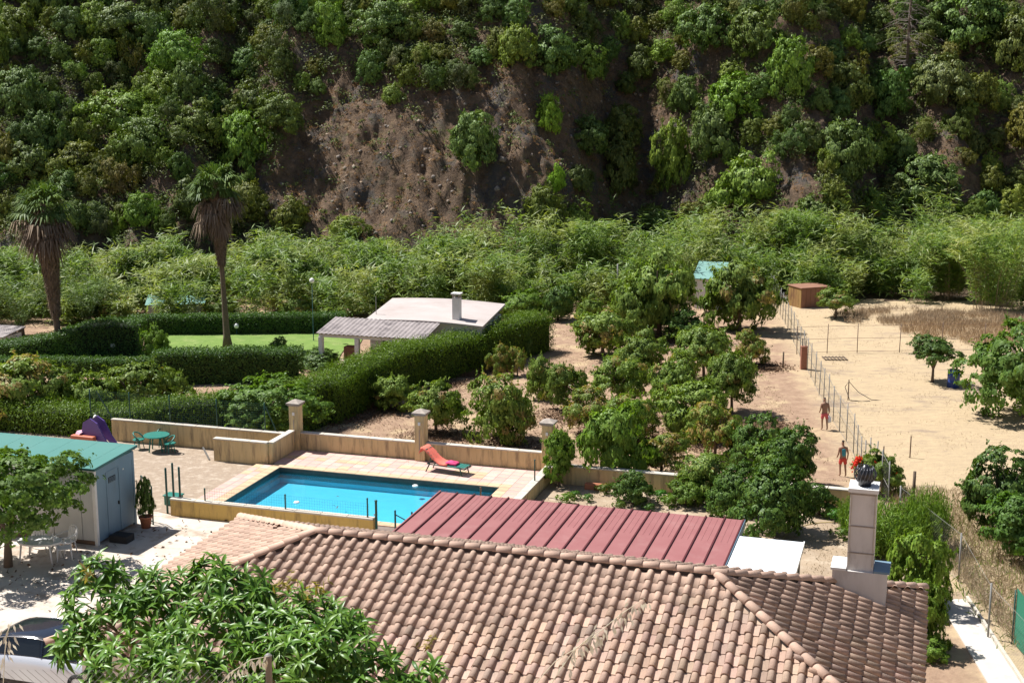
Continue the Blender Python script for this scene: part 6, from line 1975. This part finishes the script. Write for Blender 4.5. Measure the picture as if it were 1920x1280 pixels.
FEN = math.radians(10)
pm_ = person(1545, 806, 1.66, 'bare chested person in coral shorts walking away along the wire fence carrying a white bag', FEN)
pw_ = person(1579, 893, 1.62, 'person with dark tied up hair in a teal sleeveless top beside the red flowering shrub', FEN, man=False)
hp_ = pm_.matrix_basis @ Vector((.25, .07, .76))
q = MB(); q.tube([(0, 0, .0), (0, 0, -.05), (.0, 0, -.14), (0, 0, -.34), (0, 0, -.40)], [.012, .05, .12, .15, .11], 12)
o = q.build('plastic_bag', 'bag', None, True); o.location = hp_; o.scale = (1, .7, 1); tag(o, 'white plastic bag hanging from the hand of the person in coral shorts', 'bag')

# ================================================================ FOREGROUND MANGO TREE
rngm = np.random.default_rng(40)
mt = thing('mango_tree', 'large glossy leafed mango tree filling the bottom left foreground', 'tree', (-3.3, 16.2, th(-3.3, 16.2)), 0)
o0 = np.array(mt.location)
# one leaf: long, folded, drooping
def mleaf():
    L, W_ = .20, .046; vs = []; pr_ = [(0, .1, 0), (.3, .9, .012), (.62, 1, .0), (1, .02, -.05)]
    for t_, w_, z_ in pr_: vs += [(-W_ / 2 * w_, L * t_, z_ + .010 * w_), (0, L * t_, z_), (W_ / 2 * w_, L * t_, z_ + .010 * w_)]
    fs = []
    for i in range(3):
        a = i * 3; fs += [(a, a + 1, a + 4, a + 3), (a + 1, a + 2, a + 5, a + 4)]
    return vs, fs


lv, lf = mleaf(); q = MB(); q.add(lv, lf); leaf_me = q.mesh('leaf', 'mango', True)
LOB = [(185, 1135, 17.2, 62), (150, 1215, 16.8, 45), (255, 1190, 17.2, 95), (330, 1160, 17.3, 85), (430, 1150, 17.0, 90), (395, 1230, 16.4, 110), (520, 1215, 16.8, 100), (600, 1230, 16.6, 95), (655, 1250, 16.4, 75), (250, 1280, 16.0, 90),
       (560, 1300, 16.0, 120), (700, 1290, 16.2, 60), (795, 1290, 16.3, 42), (760, 1330, 16.2, 60), (350, 1330, 15.8, 110), (560, 1160, 17.2, 55), (640, 1175, 17.2, 42), (460, 1110, 17.3, 45), (190, 1085, 17.3, 38), (300, 1105, 17.3, 42), (400, 1085, 17.3, 36)]
ros = []
for (px, py, z, rp_) in LOB:
    c = np.array(P(px, py, z)); r = rp_ / FPX * z; n = int(26 * (rp_ / 90) ** 2) + 7
    d = rand_dirs(rngm, n * 4); d = d[(d[:, 2] > -.25) & (d[:, 1] < .65)][:n]
    for dd in d: ros.append((c + dd * r * rngm.uniform(.75, 1.0), unit(dd * .7 + np.array([0, -.1, .75]))))
mats_ = []
for c, ax in ros:
    ax = ax + rngm.normal(0, .15, 3); ax = ax / np.linalg.norm(ax); ref = unit(np.cross(ax, [0.3, .2, 1.])); r2 = np.cross(ax, ref); m = int(rngm.integers(9, 14)); ph = rngm.uniform(0, 6.28)
    for k in range(m):
        a = ph + k * 2.4; rad = ref * math.cos(a) + r2 * math.sin(a); el = .15 + .75 * (k / m)      # lower leaves spread, upper ones rise
        y = rad * math.cos(el) + ax * math.sin(el) * .9 + np.array([0, 0, -.55 * (1 - k / m)]); y = y / np.linalg.norm(y)
        nz = ax - y * (ax @ y); nz = nz / (np.linalg.norm(nz) + 1e-6); x = np.cross(y, nz); s = rngm.uniform(.75, 1.2)
        A = np.eye(4); A[:3, 0] = x * s; A[:3, 1] = y * s; A[:3, 2] = nz * s; A[:3, 3] = c + ax * (.03 * k / m) - o0
        mats_.append((A, c[1] - .6 * c[2] + rngm.uniform(-.3, .3)))
mats_.sort(key=lambda t_: t_[1])
lvn = np.array(lv); VV, FF = [], []
fol = MB(); foliage = None
for k, (A, _) in enumerate(mats_):
    if k < 290:
        o = obj('leaf', leaf_me, mt); o.matrix_local = Matrix(A.tolist()); v = rngm.uniform(.7, 1.25); o.color = (v * rngm.uniform(.9, 1.25), v, v, 1)
    else:
        FF.append(np.array(lf) + len(VV) * len(lvn)); VV.append(lvn @ A[:3, :3].T + A[:3, 3])
fo = tag(obj('leaf_mass', np_mesh('leaf_mass', np.concatenate(VV), np.concatenate(FF), 'mango', smooth=True), mt), kind='stuff')
q = MB(); base = Vector((0, 0, -.2)); fork = Vector((0, .3, 1.6))
q.tube([base, fork * .5, fork], [.2, .16, .13], 10); q.build('trunk', 'wood', mt, True)
for (px, py, z, rp_) in LOB[::1]:
    e = P(px, py + rp_ * .2, z) - Vector(o0); q = MB(); mid = fork.lerp(e, .5) + Vector((0, 0, -.25)); q.tube([fork, mid, e], [.07, .045, .015], 7); q.build('limb', 'palebark', mt, True)
    q = MB(); rl = random.Random(px)
    for k in range(5):
        d = Vector((rl.uniform(-1, 1), rl.uniform(-1, .4), rl.uniform(-.2, 1))).normalized() * rp_ / FPX * z * .85; q.tube([e, e + d], [.012, .006], 5)
    q.build('twigs', 'palebark', mt, True)
# new reddish growth tips
cc = np.concatenate([np.array(P(px, py, 16.9)) + rngm.normal(0, .06, (16, 3)) for px, py in ((530, 1100), (600, 1100), (585, 1112), (160, 1075), (800, 1205), (545, 1092))]) - o0
V, Q = leaves(cc, rand_dirs(rngm, len(cc)), .13, .03, rngm); obj('new_shoots', np_mesh('new_shoots', V, Q, 'newgrowth'), mt)['kind'] = 'stuff'

# foreground chain-link fence with its post
ff = thing('chainlink_fence', 'foreground chain link fence with a grey post at the bottom edge', 'fence', (0, 0, 0), 0)
pp_ = P(503, 1231, 11.0)
q = MB(); q.lathe([(.027, -2.2), (.027, 0), (.03, 0), (.03, .015), (.012, .03)], 12, tuple(pp_)); q.build('fence_post', 'steel', ff, True)
q = MB(); top_ = P(20, 1257, 11.0); zz = top_.z; x = -4.6
while x < pp_.x:
    for sg in (1, -1):
        a = Vector((x, pp_.y, zz)) if sg > 0 else Vector((x, pp_.y, zz - 1.2)); c = Vector((x + 1.2, pp_.y, zz - 1.2)) if sg > 0 else Vector((x + 1.2, pp_.y, zz))
        if c.x > pp_.x:
            t_ = (pp_.x - a.x) / (c.x - a.x); c = a.lerp(c, t_)
        q.tube([a, c], .0014, 4, cap=False)
    x += .062
tag(q.build('wire_mesh', 'steel', ff), kind='stuff')

# dry oat stalks near the camera
def oat(pts, n, label, seed, spread=.05):
    rng = random.Random(seed); pts = [P(*p_) for p_ in pts]; t = thing('oat_stalk', label, 'dry grass', pts[0], 0, 'dry oat stalks in the foreground')
    q = MB(); q.tube([p_ - pts[0] for p_ in pts], [.0028] * (len(pts) - 1) + [.001], 5); q.build('stalk', 'straw_seed', t)
    L = len(pts) - 1; vs = MB()
    for k in range(n):
        f_ = .35 + .65 * (k + rng.random()) / n; i = min(L - 1, int(f_ * L)); a = pts[i].lerp(pts[i + 1], f_ * L - i) - pts[0]
        d = Vector((rng.uniform(-1, 1), rng.uniform(-.6, .6), rng.uniform(-1.2, .3))).normalized(); e = a + d * rng.uniform(.015, spread)
        w_ = d.cross(Vector((0, 1, 0))).normalized() * .0035; dn2 = (Vector((0, 0, -1)) + d * .5).normalized() * .055
        vs.add([a, e, e + Vector((.0006, 0, 0))], [(0, 1, 2)]); w_ = dn2.cross(Vector((0, 1, 0))).normalized() * .0075
        vs.add([e, e + dn2 * .4 + w_, e + dn2, e + dn2 * .4 - w_], [(0, 1, 2, 3)])
    vs.build('spikelets', 'straw_seed', t)


oat([(960, 1330, 8.6), (1040, 1240, 8.6), (1110, 1195, 8.5), (1165, 1150, 8.5), (1210, 1120, 8.5)], 44, 'long arching dry oat stalk in front of the tiled roof', 1, .07)
oat([(1010, 1330, 8.2), (1040, 1270, 8.2), (1075, 1220, 8.2), (1110, 1190, 8.1), (1125, 1180, 8.1)], 30, 'shorter dry oat stalk below the long one in front of the tiled roof', 2, .06)
oat([(390, 1310, 8.4), (430, 1262, 8.4), (470, 1236, 8.4), (510, 1228, 8.4)], 30, 'dry oat stalk arching in front of the foreground tree beside the grey post', 3, .05)
oat([(5, 1310, 8.0), (8, 1240, 8.0), (12, 1190, 8.0), (22, 1165, 8.0)], 18, 'upright dry oat stalk in front of the parked car', 4, .05)
